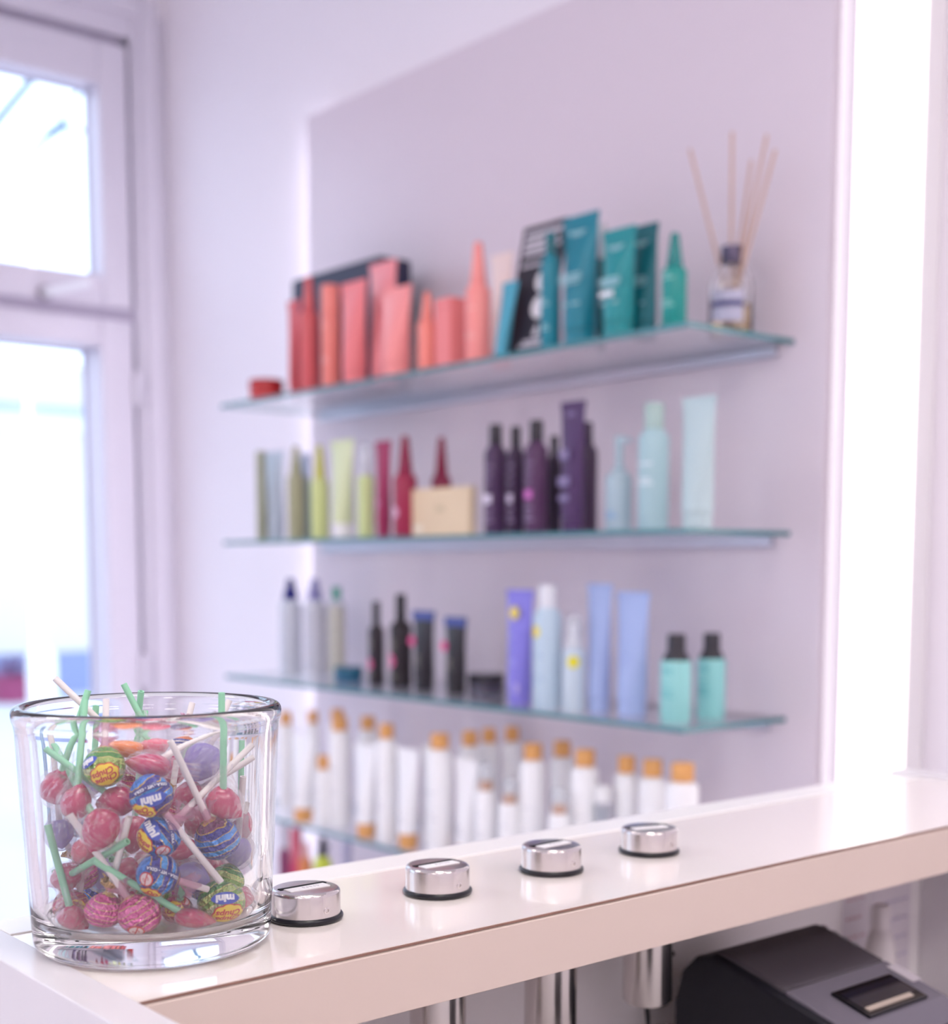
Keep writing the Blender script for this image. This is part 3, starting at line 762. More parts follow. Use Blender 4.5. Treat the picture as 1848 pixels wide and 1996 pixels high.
for key, (kind, sh, X, Y, d, w_, h) in G.items():
    if key not in A: continue
    nm, cat, c, cc, lab = A[key]
    t = thing(nm, lab, cat, (X, Y, SZ[sh] + .0004), GROUP[sh])
    ROOT[key] = t
    kw = {}
    if key in ('s3_a', 's3_b', 's3_c'): kw['glass'] = True
    if key in ('s3_a', 's3_b'): kw['bodyf'] = .78
    if key == 's3_c': kw['bodyf'] = .84; kw['capr'] = .5
    if key in ('s2_j', 's2_k', 's2_l', 's2_m', 's2_o', 's1_tealcap'): kw['bodyf'] = .79; kw['capr'] = .58
    if kind == 'dropper' and key in ('s2_i', 's2_h'): kw['bodyf'] = .62
    if key in ('s1_bot', 's2_a', 's2_c'): kw['bodyf'] = .70
    if key == 's5_d': kw['bodyf'] = .86
    if key == 's5_c': kw['bodyf'] = .87
    if key == 's5_a': kw['bodyf'] = .77; kw['capr'] = .85
    if key == 's3_k': kw['bodyf'] = .80; kw['capr'] = .62
    if key == 's2_q': kw['bodyf'] = .78; kw['capr'] = .64
    if kind == 'cyl': kw.pop('bodyf', None)
    if kind in ('box',): w_ = d
    args = dict(t=t, d=d, w=w_, h=h, c=c, **kw)
    if kind in ('tube',): BUILD[kind](t, d, w_, h, c, capc=cc)
    else:
        if cc: args['capc'] = cc
        BUILD[kind](**args)
    r = d / 2
    # printing
    if kind in ('bam', 'plain', 'clr'):
        lines(t, r, [h * .30, h * .34, h * .52], '#d9d6de', hw=.8, th=.002)
    if kind == 'inv':
        lines(t, r * .88, [.05, .056, .064], '#dad7e0', hw=.6, th=.002)
P_ = ROOT
lines(P_['s1_cyl'], .0189, [.05, .055, .12], '#fbb4ac'); lines(P_['s1_spray'], .02215, [.04, .046, .09], '#fdb4ae')
for k_, c_ in (('s1_tealcap', '#9fd0da'), ('s1_drop3', '#8fd0ca')): lines(P_[k_], G[k_][4] / 2, [.03, .036, .07, .076], c_, th=.003)
for k_ in ('s1_tealbig', 's1_teal2', 's1_teal3'):
    d, w_, h = G[k_][4:]
    mb = MB()
    for z, f in ((h - .030, .45), (h - .034, .30)): mb.box(-w_ * .5 * f, w_ * .5 * f, -.0085, -.0075, z, z + .0025)
    for z, f in ((h * .52, .55), (h * .49, .62), (h * .46, .5), (h * .30, .5)): mb.box(-w_ * .5 * f, w_ * .5 * f, -d * .40, -d * .385, z, z + .003)
    mb.build('label_print', ink('#a8d4dc'), P_[k_])['kind'] = 'stuff'
mb = MB().box(-.018, .012, -.0262, -.0250, .062, .070); mb.build('white_patch', ink('#eef2f6'), P_['s1_teal2'])
for k_, z, c_ in (('s2_j', .062, '#e8dcf0'), ('s2_k', .062, '#cfc0d8'), ('s2_l', .066, '#d070c0')):
    r = G[k_][4] / 2
    mb = MB(); arc_patch(mb, r, z - .009, z + .006, -pi / 2 - .55, -pi / 2 + .45, off=.0008); mb.build('printed_patch', ink(c_), P_[k_])
    lines(P_[k_], r, [.02, .028, .04, .085, .10, .115], '#8d7898', th=.004, hw=.6)
lines(P_['s2_n'], 0, [.19, .194], '#9a86b0', flat=(.010, -.004), th=.003)
mb = MB().box(-.012, .010, -.0195, -.0185, .118, .134); mb.box(-.014, .012, -.0205, -.0195, .075, .090); mb.box(-.012, .010, -.0205, -.0195, .05, .06)
mb.build('label_print', ink('#8a7ca4'), P_['s2_n'])['kind'] = 'stuff'
dot(P_['s2_h'], G['s2_h'][4] / 2, .045, .011, '#e8b4d0', a=-pi / 2 - .2)
dot(P_['s2_g'], .0145, .065, .008, '#d88ab4', a=-pi / 2 - .2)
lines(P_['s2_q'], .0242, [.07, .076, .10], '#dfeaf0'); lines(P_['s2_p'], .02145, [.02, .026], '#86a8cc')
for k_, z, rad in (('s3_e', .044, .012), ('s3_f', .054, .0145)):
    r = G[k_][4] / 2
    dot(P_[k_], r, z, rad, '#ee5c98', a=-pi / 2 - .30); lines(P_[k_], r, [.02, .075, .085, .095], '#8c8478', th=.005, hw=.4)
for k_ in ('s3_g', 's3_h'):
    d, w_, h = G[k_][4:]
    dot(P_[k_], 0, h * .62, .010, '#ee5c98', flat=(-w_ * .28, -d * .31))
    lines(P_[k_], 0, [h * .3, h * .36, h * .42], '#8c8478', flat=(w_ * .12, -d * .40), th=.004)
    MB().box(-w_ * .46, w_ * .46, -.0026, -.0019, h - .018, h - .001).build('blue_top_band', ink('#4c5aa0'), P_[k_])
d, w_, h = G['s3_j'][4:]
dot(P_['s3_j'], 0, h * .80, .012, '#f0d858', flat=(-w_ * .02, -d * .24)); dot(P_['s3_j'], 0, .030, .009, '#c8b8ee', flat=(w_ * .14, -d * .40))
lines(P_['s3_j'], 0, [.07, .076, .12], '#aaa4ee', flat=(.012, -d * .39))
dot(P_['s3_k'], .02535, .134, .0105, '#f2dc3c', a=-pi / 2 - .15); dot(P_['s3_l'], .0198, .085, .0105, '#e8dc30', a=-pi / 2 + .75)
lines(P_['s3_k'], .02535, [.05, .056, .09, .095], '#a8c0d8', th=.002)
for k_ in ('s3_m', 's3_n'): lines(P_[k_], 0, [.09, .096, .13], '#b4c2ec', flat=(.013, -G[k_][4] * .41), th=.002)
for k_ in ('s3_o', 's3_p'):
    r = G[k_][4] / 2; lines(P_[k_], r, [.040, .045, .050, .060, .078, .083], '#5fb4ba', th=.002, hw=.6)
lines(P_['s3_i'], .0345, [.006, .010, .014], '#8a869c', th=.0015)
P_['s1_bluetube'].rotation_euler = (radians(-11), 0, radians(4)); P_['s1_bluetube'].location = (-1.842, 1.600, SZ[1] + .001)
P_['s1_bluetube'].scale = (.62, .62, 1)

# black display box behind the coral bottles
t = thing('display_box', 'black display box behind the coral bottles on the top shelf', 'box', (-2.50, 1.745, SZ[1]))
MB().box(-.166, .162, -.040, .040, 0, .266).build('carton', mat('dark_blue_black_card', '#2a2c48', .45, bump=(60, .03)), t, bevel=.0015)
MB().box(-.162, .158, -.037, .037, .266, .269).build('lid', mat('black_card_lid', '#15141c', .5, bump=(60, .03)), t, bevel=.001)
# black display card with white print, leaning back
t = thing('display_card', 'black display card with white lettering and two white circles leaning on the top shelf', 'card', (-1.800, 1.618, SZ[1] + .0005))
t.rotation_euler = (radians(-12), 0, 0)
MB().box(-.056, .056, 0, .004, 0, .232).build('card_board', mat('black_card', '#1d1a28', .5, bump=(80, .03)), t, bevel=.0006)
mb = MB()
for z, a, b in ((.214, -.046, .046), (.200, -.046, .040), (.188, -.046, .046), (.178, -.046, .030), (.160, -.046, .010), (.015, -.02, .045), (.022, -.01, .040)):
    mb.box(a, b, -.0008, 0, z - .002, z + (.006 if z > .18 else .003))
mb.build('lettering', ink('#cfc8d2'), t)['kind'] = 'stuff'
for z in (.128, .082):
    m_ = MB(); vs = [(.02, -.0010, z)] + [(.02 + .021 * cos(2 * pi * i / 24), -.0010, z + .021 * sin(2 * pi * i / 24)) for i in range(24)]
    m_.add(vs, [(0, 1 + i, 1 + (i + 1) % 24) for i in range(24)]); m_.build('white_circle', ink('#eee8ec'), t)
m_ = MB(); vs = [(.020, -.0010, .052), (.012, -.0010, .036), (.015, -.0010, .030), (.020, -.0010, .028), (.025, -.0010, .030), (.028, -.0010, .036)]
m_.add(vs, [(0, 1, 2, 3, 4, 5)]); m_.build('drop_mark', ink('#d8d2d8'), t)
# beige carton on shelf 2
X, Y, d, w_, h = G['s2_box'][2:]
t = thing('carton', 'beige carton lying in front of the burgundy pointed bottle', 'box', (X, Y, SZ[2] + .0004))
MB().box(-w_ * .48, w_ * .47, -.024, -.008, 0, h).build('carton_body', mat('beige_card', '#e6cfae', .6, noise=(20, .06), bump=(90, .05)), t, bevel=.0015)
MB().box(-w_ * .44, -w_ * .30, -.0246, -.0239, .008, .02).build('label_print', ink('#f2ead8'), t)
MB().box(-.012, .012, -.0246, -.0239, h * .5, h * .62).build('label_print', ink('#cdbb98'), t)
# reed diffuser
X, Y, d, w_, h = G['s1_diff'][2:]
t = thing('reed_diffuser', 'glass reed diffuser with five wooden sticks at the right end of the top shelf', 'diffuser', (X - .010, 1.762, SZ[1] + .0004))
t.scale = (1.16, 1.16, 1.16)
r = .030
bot_glass = mat('diffuser_glass', '#ffffff', .02, trans=1, ior=1.45, bump=(20, .01))
MB().lathe([(0, 0), (r * .9, 0), (r, .004), (r, .072), (r * .85, .088), (r * .45, .102), (r * .40, .112), (r * .30, .112), (r * .36, .100),
            (r * .78, .085), (r * .92, .070), (r * .92, .008), (0, .007)], 36).build('glass_bottle', bot_glass, t)
MB().lathe([(0, .0075), (r * .90, .0085), (r * .90, .045), (0, .045)], 30).build('scented_oil', mat('amber_oil', '#f0cf98', .02, trans=.9, ior=1.4, bump=(5, .01)), t)
MB().lathe([(r * .46, .100), (r * .50, .102), (r * .50, .124), (r * .34, .125)], 28).build('metal_collar', mat('dark_silver_collar', '#6b6478', .25, .9, bump=(90, .02)), t)
mb = MB(); arc_patch(mb, r, .020, .062, -1.9, -.3, off=.0005); mb.build('paper_label', ink('#b9b6cc'), t)
mb = MB(); arc_patch(mb, r, .040, .048, -1.9, -.3, off=.0010); mb.build('label_band', ink('#4c4a78'), t)
reed = mat('reed_wood', '#c9a593', .7, noise=(40, .08))
for (ax, ay, az) in ((-0.062, -0.019, 0.263), (0.005, -0.01, 0.272), (0.011, 0.024, 0.24), (0.047, 0.011, 0.263), (0.082, -0.015, 0.231)):
    MB().tube([(-ax * .12, -ay * .1, .012), (ax, ay, az)], .0021, 8).build('reed', reed, t)

# ------------------------------------------------------------------ reception counter
top_m = mat('blush_laminate', '#fdf3ee', .16, coat=.5, bump=(400, .01), noise=(2.5, .012))
fas_m = mat('blush_fascia', '#d9c6bb', .35, bump=(300, .02), noise=(2, .015))
rim_m = mat('white_laminate', '#fbf8f7', .25, bump=(200, .01))
core_m = mat('brown_board_core', '#8c6a5e', .7, noise=(90, .2))
back_m = mat('grey_back_board', '#f6f1f2', .55, bump=(100, .02), noise=(3, .02))
desk_m = mat('grey_desk_top', '#e0dadc', .4, noise=(3, .03))
cn = thing('reception_counter', 'blush laminate reception counter with white rims, running from the jar towards the shelves', 'counter', (-.78, .8, 0))
HOLES = [(-.7775, y) for y in (.5015, .6154, .7290, .8406)]
def drilled(x0, x1, y0, y1, z0, z1, hr=.0211, hc=.028, n=32):
    mb = MB(); ys = [y0]
    for hx, hy in HOLES: ys += [hy - hc, hy + hc]
    ys.append(y1); vs = []; fs = []
    def quad(a, b, c_, d_):
        for z in (z0, z1):
            o = len(vs); vs.extend([(a, c_, z), (b, c_, z), (b, d_, z), (a, d_, z)]); fs.append((o, o + 1, o + 2, o + 3))
    hx = HOLES[0][0]
    for i in range(0, len(ys), 2): quad(x0, x1, ys[i], ys[i + 1])
    for hx, hy in HOLES:
        quad(x0, hx - hc, hy - hc, hy + hc); quad(hx + hc, x1, hy - hc, hy + hc)
        for z in (z0, z1):
            o = len(vs)
            for k in range(n):
                a = 2 * pi * k / n + pi / n; m_ = max(abs(cos(a)), abs(sin(a)))
                vs.append((hx + hr * cos(a), hy + hr * sin(a), z)); vs.append((hx + hc * cos(a) / m_, hy + hc * sin(a) / m_, z))
            for k in range(n): q = (k + 1) % n; fs.append((o + 2 * k, o + 2 * k + 1, o + 2 * q + 1, o + 2 * q))
            for sx, sy in ((1, 1), (-1, 1), (-1, -1), (1, -1)):
                k0 = min(range(n), key=lambda k: hypot(vs[o + 2 * k + 1][0] - (hx + sx * hc), vs[o + 2 * k + 1][1] - (hy + sy * hc)))
                k1 = min((k for k in range(n) if k != k0), key=lambda k: hypot(vs[o + 2 * k + 1][0] - (hx + sx * hc), vs[o + 2 * k + 1][1] - (hy + sy * hc)))
                o2 = len(vs); vs.append((hx + sx * hc, hy + sy * hc, z)); fs.append((o + 2 * k0 + 1, o2, o + 2 * k1 + 1))
        o = len(vs)
        for k in range(n):
            a = 2 * pi * k / n + pi / n; vs.extend([(hx + hr * cos(a), hy + hr * sin(a), z0), (hx + hr * cos(a), hy + hr * sin(a), z1)])
        for k in range(n): q = (k + 1) % n; fs.append((o + 2 * k, o + 2 * q, o + 2 * q + 1, o + 2 * k + 1))
    for (a, b) in (((x0, y0), (x1, y0)), ((x1, y0), (x1, y1)), ((x1, y1), (x0, y1)), ((x0, y1), (x0, y0))):
        o = len(vs); vs.extend([(*a, z0), (*b, z0), (*b, z1), (*a, z1)]); fs.append((o, o + 1, o + 2, o + 3))
    return mb.add(vs, fs)
rel(drilled(-.862, -.6835, .330, 1.378, TOP - .018, TOP), 'counter_top', top_m, cn)
rel(drilled(-.862, -.6815, .330, 1.378, TOP - .0195, TOP - .018), 'board_core', core_m, cn)
mb = MB().box(-.6835, -.6822, .330, 1.378, TOP - .0016, TOP - .0004)
rel(mb, 'edge_seam', core_m, cn)
rel(MB().box(-.698, -.680, .330, 1.378, TOP - .043, TOP - .0022), 'front_fascia', fas_m, cn, bevel=.0006)
rel(MB().box(-.902, -.8625, .330, 1.378, TOP - .30, TOP + .0010), 'rear_rim', rim_m, cn, bevel=.0008)
end_shade_m = mat('white_laminate_shaded', '#e2dde2', .3, bump=(200, .01))  # same white laminate, darkened to put the end panels' shade into the colour
rel(MB().box(-.902, -.30, .303, .3297, .0, TOP + .0012), 'end_panel', end_shade_m, cn, bevel=.0008)
rel(MB().box(-.902, -.30, 1.3783, 1.408, .0, TOP + .0045), 'end_panel', end_shade_m, cn, bevel=.0008)
rel(MB().box(-.902, -.8635, .330, 1.378, .0, TOP - .30), 'front_board', rim_m, cn)
rel(MB().box(-.862, -.856, .331, 1.222, .912, TOP - .019), 'back_board', back_m, cn)
rel(MB().box(-.862, -.8565, 1.2235, 1.377, .912, TOP - .019), 'back_board', back_m, cn)
rel(MB().box(-.862, -.30, .331, 1.377, .885, .910), 'desk_top', desk_m, cn, bevel=.001)

# ------------------------------------------------------------------ tip boxes let into the counter
steel = mat('brushed_steel', '#cfc8c6', .24, 1, bump=(500, .02))
def brushed():
    m = bpy.data.materials.new('brushed_steel_vertical'); m.use_nodes = True
    nt = m.node_tree; b = nt.nodes['Principled BSDF']
    b.inputs['Base Color'].default_value = hexc('#d2cbc9'); b.inputs['Metallic'].default_value = 1
    b.inputs['Roughness'].default_value = .20; b.inputs['Anisotropic'].default_value = .8; b.inputs['Anisotropic Rotation'].default_value = .25
    tg = nt.nodes.new('ShaderNodeTangent'); tg.direction_type = 'RADIAL'; tg.axis = 'Z'; link(nt, tg.outputs[0], b.inputs['Tangent'])
    tc = nt.nodes.new('ShaderNodeTexCoord'); mp = nt.nodes.new('ShaderNodeMapping')
    mp.inputs['Scale'].default_value = (1, 1, .02)
    n = nt.nodes.new('ShaderNodeTexNoise'); n.inputs['Scale'].default_value = 900; n.inputs['Detail'].default_value = 2
    link(nt, tc.outputs['Object'], mp.inputs[0]); link(nt, mp.outputs[0], n.inputs['Vector'])
    bp = nt.nodes.new('ShaderNodeBump'); bp.inputs['Strength'].default_value = .12; bp.inputs['Distance'].default_value = .0006
    link(nt, n.outputs['Fac'], bp.inputs['Height']); link(nt, bp.outputs[0], b.inputs['Normal'])
    return m
steel_v = brushed()
rubber = mat('black_rubber', '#17151d', .28, bump=(300, .05))
slot_m = mat('slot_black', '#050507', .8, bump=(50, .02))
paper = mat('white_paper_strip', '#f1eef0', .6, bump=(90, .03))
pencil = mat('pencil_grey', '#8e8896', .7, bump=(90, .02))
TIPL = ['steel tip box cap right beside the candy jar', 'steel tip box cap second from the candy jar', 'steel tip box cap third from the candy jar',
        'steel tip box cap farthest from the candy jar']
for i, y in enumerate((.5015, .6154, .7290, .8406)):
    t = thing('tip_box', TIPL[i], 'tip box', (-.7775, y, TOP), 'steel tip boxes let into the counter')
    R0 = .0235; H = .0215
    prof = [(R0 * .97, .0036), (R0, .0042)]
    prof += [(R0, H - .0032)] + [(R0 - .003 + .003 * cos(a), H - .003 + .003 * sin(a)) for a in [radians(q) for q in (10, 30, 50, 70, 90)]]
    prof += [(.010, H + .0001), (.0001, H + .0001)]
    MB().lathe(prof, 72).build('steel_cap', steel_v, t)
    ring = [(.0232 + .0022 * cos(2 * pi * q / 14), .0023 + .0022 * sin(2 * pi * q / 14)) for q in range(14)]
    MB().lathe(ring, 72, close=True).build('rubber_ring', rubber, t)
    ang = (.0, 0.0, .06, -.28)[i]
    sl = MB().box(-.0026, .0014, -.0185, .0185, H + .0001, H + .0004).build('coin_slot', slot_m, t, loc=(-.0035, 0, 0), rot=(0, 0, ang))
    pp = MB().box(.0022, .0108, -.0165, .0150, H + .0001, H + .0006).build('paper_label', paper, t, loc=(-.0035, 0, 0), rot=(0, 0, ang))
    mb = MB()
    for q in range(5): mb.tube([(.005 + .001 * (q % 2), -.004 + q * .0028, H + .0007), (.0075, -.003 + q * .0028, H + .0007)], .00015, 5)
    mb.build('handwriting', pencil, pp)['kind'] = 'stuff'
    # grub screw facing the receptionist
    MB().lathe([(.0001, 0), (.0021, 0), (.0021, .0006), (.0015, .0008), (.0012, -.0002)], 16, M=Matrix.Rotation(pi / 2, 3, 'Y')).build('grub_screw', steel, t, loc=(R0 - .0003, .0012, .0095))
    zb = TOP - .128 if i == 3 else TOP - .175
    L_ = TOP - zb
    tb = MB().lathe([(.0001, -L_), (.0185, -L_), (.0208, -L_ + .003), (.0208, -.0195)], 48).build('collecting_tube', steel_v, t)

# ------------------------------------------------------------------ receipt printer on the desk
blk = mat('printer_black_side', '#15141f', .5, bump=(300, .06))
gry = mat('printer_dark_grey_top', '#4a444b', .55, bump=(500, .12))
gl2 = mat('printer_grey_front', '#6c6672', .5, bump=(500, .1))
t = thing('receipt_printer', 'black receipt printer with a sloping lid under the counter ledge', 'printer', (-.69, .98, .9101))
Y0, Y1 = -.075, .075
def prism(prof, y0, y1):
    m_ = MB(); n_ = len(prof)
    m_.add([(x, y0, z) for x, z in prof] + [(x, y1, z) for x, z in prof],
           [tuple(range(n_)), tuple(reversed(range(n_, 2 * n_)))] + [(i, i + n_, (i + 1) % n_ + n_, (i + 1) % n_) for i in range(n_)])
    return m_
side = [(-.112, 0), (-.116, .02), (-.116, .095), (-.108, .125), (-.092, .141), (-.072, .147), (-.055, .143), (.0, .128), (.06, .112), (.085, .095), (.085, 0)]
prism(side, Y0, Y1).build('printer_body', blk, t, bevel=.005, seg=3)
lid = [(-.085, .1435), (-.072, .1495), (-.055, .1465), (.0, .1312), (.0, .120), (-.085, .130)]
prism(lid, Y0 + .007, Y1 + .0005).build('lid', gry, t, bevel=.003, seg=2)
fr = [(.0005, .1309), (.062, .1135), (.080, .100), (.080, .08), (.0005, .115)]
prism(fr, Y0 + .007, Y1 + .0005).build('front_cover', gl2, t, bevel=.002)
sl_ = -atan2(.0208, .0735)
wn = MB().box(-.020, .020, -.040, .045, 0, .003).build('paper_exit_frame', mat('glossy_black', '#0b0b12', .12, bump=(60, .01)), t, loc=(.040, .006, .1198), rot=(0, -sl_, 0), bevel=.001)
MB().box(-.014, .010, -.036, .041, .003, .0034).build('exit_window', mat('smoky_window', '#0c1326', .05, coat=1, bump=(20, .01)), wn)
MB().box(.010, .015, -.034, .030, .003, .0042).build('paper_edge', mat('receipt_paper_edge', '#b8a89c', .7, bump=(90, .02)), wn)
MB().box(-.016, .012, 0, .014, 0, .0006).build('sticker', mat('grey_sticker', '#b9b0b8', .5, bump=(90, .02)), t, loc=(.026, .062, .1245), rot=(0, -sl_, 0))
for q in range(4):
    MB().box(-.003, .003, -.004, .0, 0, .0006).build('indicator_mark', mat('pale_grey_print', '#8f8a92', .5, bump=(90, .02)), t, loc=(-.060 + q * .011, .071, .1495 - q * .0031), rot=(0, -sl_, 0))
# black cables
cb = mat('black_cable', '#14131a', .45, bump=(200, .03))
c_ = thing('printer_cable', 'black cable hanging behind the farthest steel tube beside the printer', 'cable', (-.80, .86, .91))
rel(MB().tube([(-.800, .874, .913), (-.801, .872, .96), (-.803, .868, 1.01), (-.806, .870, 1.06), (-.806, .872, 1.085)], .0022, 8), 'cord', cb, c_)
rel(MB().tube([(-.806, .872, 1.060), (-.80, .885, 1.060), (-.802, .899, 1.05)], .0028, 8), 'cord', cb, c_)
# black device at the bottom edge
t = thing('card_terminal', 'dark corner of a black device on the desk in front of the printer', 'terminal', (-.585, .70, .9101))
MB().box(-.045, .045, -.045, .045, 0, .0975).build('device_body', mat('device_dark', '#211d24', .5, bump=(200, .08)), t, bevel=.006, seg=3)
MB().box(-.035, .035, -.035, .035, .0975, .0985).build('device_top', mat('device_top', '#33292d', .6, bump=(200, .08)), t, bevel=.003)
# white bottle behind the printer
t = thing('squeeze_bottle', 'white squeeze bottle standing behind the receipt printer', 'bottle', (-.815, 1.238, .9101))
t.scale = (.85, .85, .92)
MB().lathe([(.017, 0), (.019, .003), (.019, .085), (.015, .104), (.0105, .112)], 28).build('bottle_body', mat('white_bottle_plastic', '#d8d0d2', .4, bump=(60, .02)), t)
MB().lathe([(.011, .112), (.011, .136), (.009, .139)], 24).build('cap', mat('white_cap_plastic', '#e2dadc', .4, bump=(60, .02)), t)
# hand written notes on the back board
note_w = mat('note_paper', '#e4dce4', .6, bump=(40, .04))
for j, (y0, y1, z0, z1, c, lab) in enumerate(((1.228, 1.275, .93, 1.118, '#d9a8b2', 'paper note with faint red handwriting under the counter end'),
                                     (1.278, 1.356, .93, 1.125, '#b0a8cc', 'paper note with faint blue handwriting under the counter end'))):
    t = thing('paper_note', lab, 'note', (-.8560, (y0 + y1) / 2, (z0 + z1) / 2))
    hw, hh = (y1 - y0) / 2, (z1 - z0) / 2
    MB().box(0, .0006, -hw, hw, -hh, hh).build('sheet', note_w, t)
    mb = MB()
    for q in range(8):
        z = hh - .02 - q * .021
        yy = -hw + .006
        random.seed(q * 7 + j)
        while yy < hw - .014:
            l_ = random.uniform(.005, .012)
            pth = [(.0010, yy + l_ * s / 4, z + (.0016 if s % 2 else -.0012)) for s in range(5)]
            mb.tube(pth, .00045, 5); yy += l_ + .003
    mb.build('handwriting', mat('ink_' + c[1:], c, .6, bump=(50, .02)), t)['kind'] = 'stuff'
random.seed(21)

# ------------------------------------------------------------------ glass jar and lollipops
JAR = Vector((-.7924, .3964, TOP))
jar_glass = mat('clear_thick_glass', '#ffffff', .0, trans=1, ior=1.5, bump=(6, .006))
t = thing('glass_jar', 'thick clear glass jar full of lollipops at the near end of the counter', 'jar', JAR)
prof = [(0, .0006), (.060, .0004), (.0685, .0010), (.0722, .0035), (.0738, .008), (.0752, .030), (.0785, .090), (.0806, .135), (.0822, .143), (.0826, .1475),
        (.0815, .1508), (.0785, .1522), (.0752, .1508), (.0738, .1475), (.0722, .135), (.0700, .090), (.0672, .030), (.0655, .0215), (.0620, .0180), (.055, .0168), (0, .0160)]
def smooth_prof(p, keep=2):
    out = []
    for i in range(len(p) - 1):
        p0 = p[max(i - 1, 0)]; p1 = p[i]; p2 = p[i + 1]; p3 = p[min(i + 2, len(p) - 1)]
        for k in range(3):
            s = k / 3
            out.append(tuple(.5 * (2 * p1[c] + (p2[c] - p0[c]) * s + (2 * p0[c] - 5 * p1[c] + 4 * p2[c] - p3[c]) * s * s + (3 * p1[c] - p0[c] - 3 * p2[c] + p3[c]) * s ** 3) for c in (0, 1)))
    out.append(p[-1]); return out
sp = smooth_prof(prof); sp = [(max(r, 0), max(z, .0002)) for r, z in sp]
MB().lathe(sp, 128).build('glass_vessel', jar_glass, t, auto=False)

MINT = mat('mint_paper_stick', '#9fdcb8', .55, bump=(300, .03))
WHITE = mat('white_paper_stick', '#efe7e6', .55, bump=(300, .03))
def candy(name, c, c2=None, rough=.12):
    if name in MATS: return MATS[name]
    m = mat(name, c, rough, coat=.7, sss=.12, bump=(220, .10), noise=(70, .12))
    return m
cellophane = film('cellophane', (.995, .988, .992, 1), .965, .02, bump=(30, .6))
cello_pink = film('cellophane_pink', (.97, .80, .88, 1), .92, .12, bump=(60, .9), body=((.85, .35, .55, 1), .16))
cello_white = film('cellophane_milky', (.97, .95, .97, 1), .92, .12, bump=(60, .9), body=((.9, .86, .9, 1), .12))
FOILS = {
 'blue_foil': foil('blue_foil_wrap', ['#2c86ea', '#2a2fa0', '#3aa2f4', '#2d35a4', '#3f96f0', '#272c98', '#7a3a66']),
 'green_foil': foil('green_foil_wrap', ['#c9dc9a', '#8fbf4a', '#cfd9a8', '#86b648', '#b8d070', '#4f9a3c', '#6aa648'], gold='#e8d98a'),
 'pink_foil': foil('pink_foil_wrap', ['#d8408c', '#f066b2', '#d04890', '#f870ba', '#e050a0', '#f478ba', '#e04a9a'], gold='#ecc98a'),
 'red_foil': foil('red_foil_wrap', ['#c83a5e', '#d8486c', '#b03a6a', '#cc4468', '#da5080', '#a82e58', '#c84a70'], gold='#e8c070'),
 'orange_foil': foil('orange_foil_wrap', ['#6a7ac8', '#e8e4f0', '#5a6cc0', '#e6e2ee', '#4a5ab4', '#e87a48', '#f08a50'], gold='#e8c0a0', warp=.05),
}
CANDY = {'pink_lens': candy('pink_candy', '#c6125e'), 'rose_lens': candy('rose_candy', '#ee6c88'), 'orange_lens': candy('orange_candy', '#fc8c38'),
         'purple_ball': candy('lilac_candy', '#8c76de')}

# shared unit meshes (radius 1, stick along +Z)
def unit_ball():
    mb = MB(); seg = 44; n = 24; vs = []; fs = []
    for i in range(n + 1):
        th = pi * i / n           # 0 at +Z
        for k in range(seg):
            a = 2 * pi * k / seg
            near = max(0, 1 - th / 1.0)
            ple = 1 - .10 * near * (0.5 + .5 * cos(a * 11)) + .016 * sin(a * 5 + 3 * th) * sin(th) + .02 * sin(a * 3 - 4 * th) * sin(th) ** 2
            r = sin(th) * ple
            z = cos(th) * (1 + .18 * near ** 3)
            vs.append((max(r, .001) * cos(a) * 1, max(r, .001) * sin(a), z))
    for i in range(n):
        for k in range(seg):
            k2 = (k + 1) % seg
            fs.append((i * seg + k, (i + 1) * seg + k, (i + 1) * seg + k2, i * seg + k2))
    mb.add(vs, fs, 0, True); return mb
def unit_skirt(z0=1.02, ln=.95, flare=.62, seg=40, seed=1):
    rnd = random.Random(seed); ph = [rnd.uniform(0, 6) for _ in range(4)]
    mb = MB(); rows = []; n = 9
    for i in range(n + 1):
        s = i / n
        base = .17 + (.28 * (1 - s * 3) ** 2 if s < .33 else 0) + flare * max(0, s - .3) ** 1.3
        row = []
        for k in range(seg):
            a = 2 * pi * k / seg
            am = .05 + .30 * max(0, s - .25)
            r = base * (1 + am * (cos(a * 9 + ph[0] + s * 2) + .5 * cos(a * 5 + ph[1])))
            row.append((max(r, .15) * cos(a), max(r, .15) * sin(a), z0 - .12 + s * ln * (1 + .10 * cos(a * 3 + ph[2]) + .08 * cos(a * 7 + ph[3]))))
        rows.append(row)
    vs = [p for r in rows for p in r]; fs = []
    for i in range(n):
        for k in range(seg):
            k2 = (k + 1) % seg; fs.append((i * seg + k, i * seg + k2, (i + 1) * seg + k2, (i + 1) * seg + k))
    mb.add(vs, fs, 0, True); return mb
def unit_lens():
    """flattened drop with a pointed tip away from the stick; x is the thin direction"""
    mb = MB(); prof = []
    for i in range(19):
        u = -1 + 2 * i / 18
        r = .86 * max(0, 1 - abs(u) ** 2.2) ** .5
        if u < -.35: r *= 1 - .42 * ((-.35 - u) / .65) ** 1.5
        z = u * 1.0 if u > -.35 else u * (1 + .18 * ((-.35 - u) / .65))
        if u > .8: z = .8 + (u - .8) * .6
        prof.append((r, z))
    mb.lathe(prof, 36)
    mb.v = [(x * .70, y * (1 + .02 * sin(z * 9)), z) for x, y, z in mb.v]
    return mb
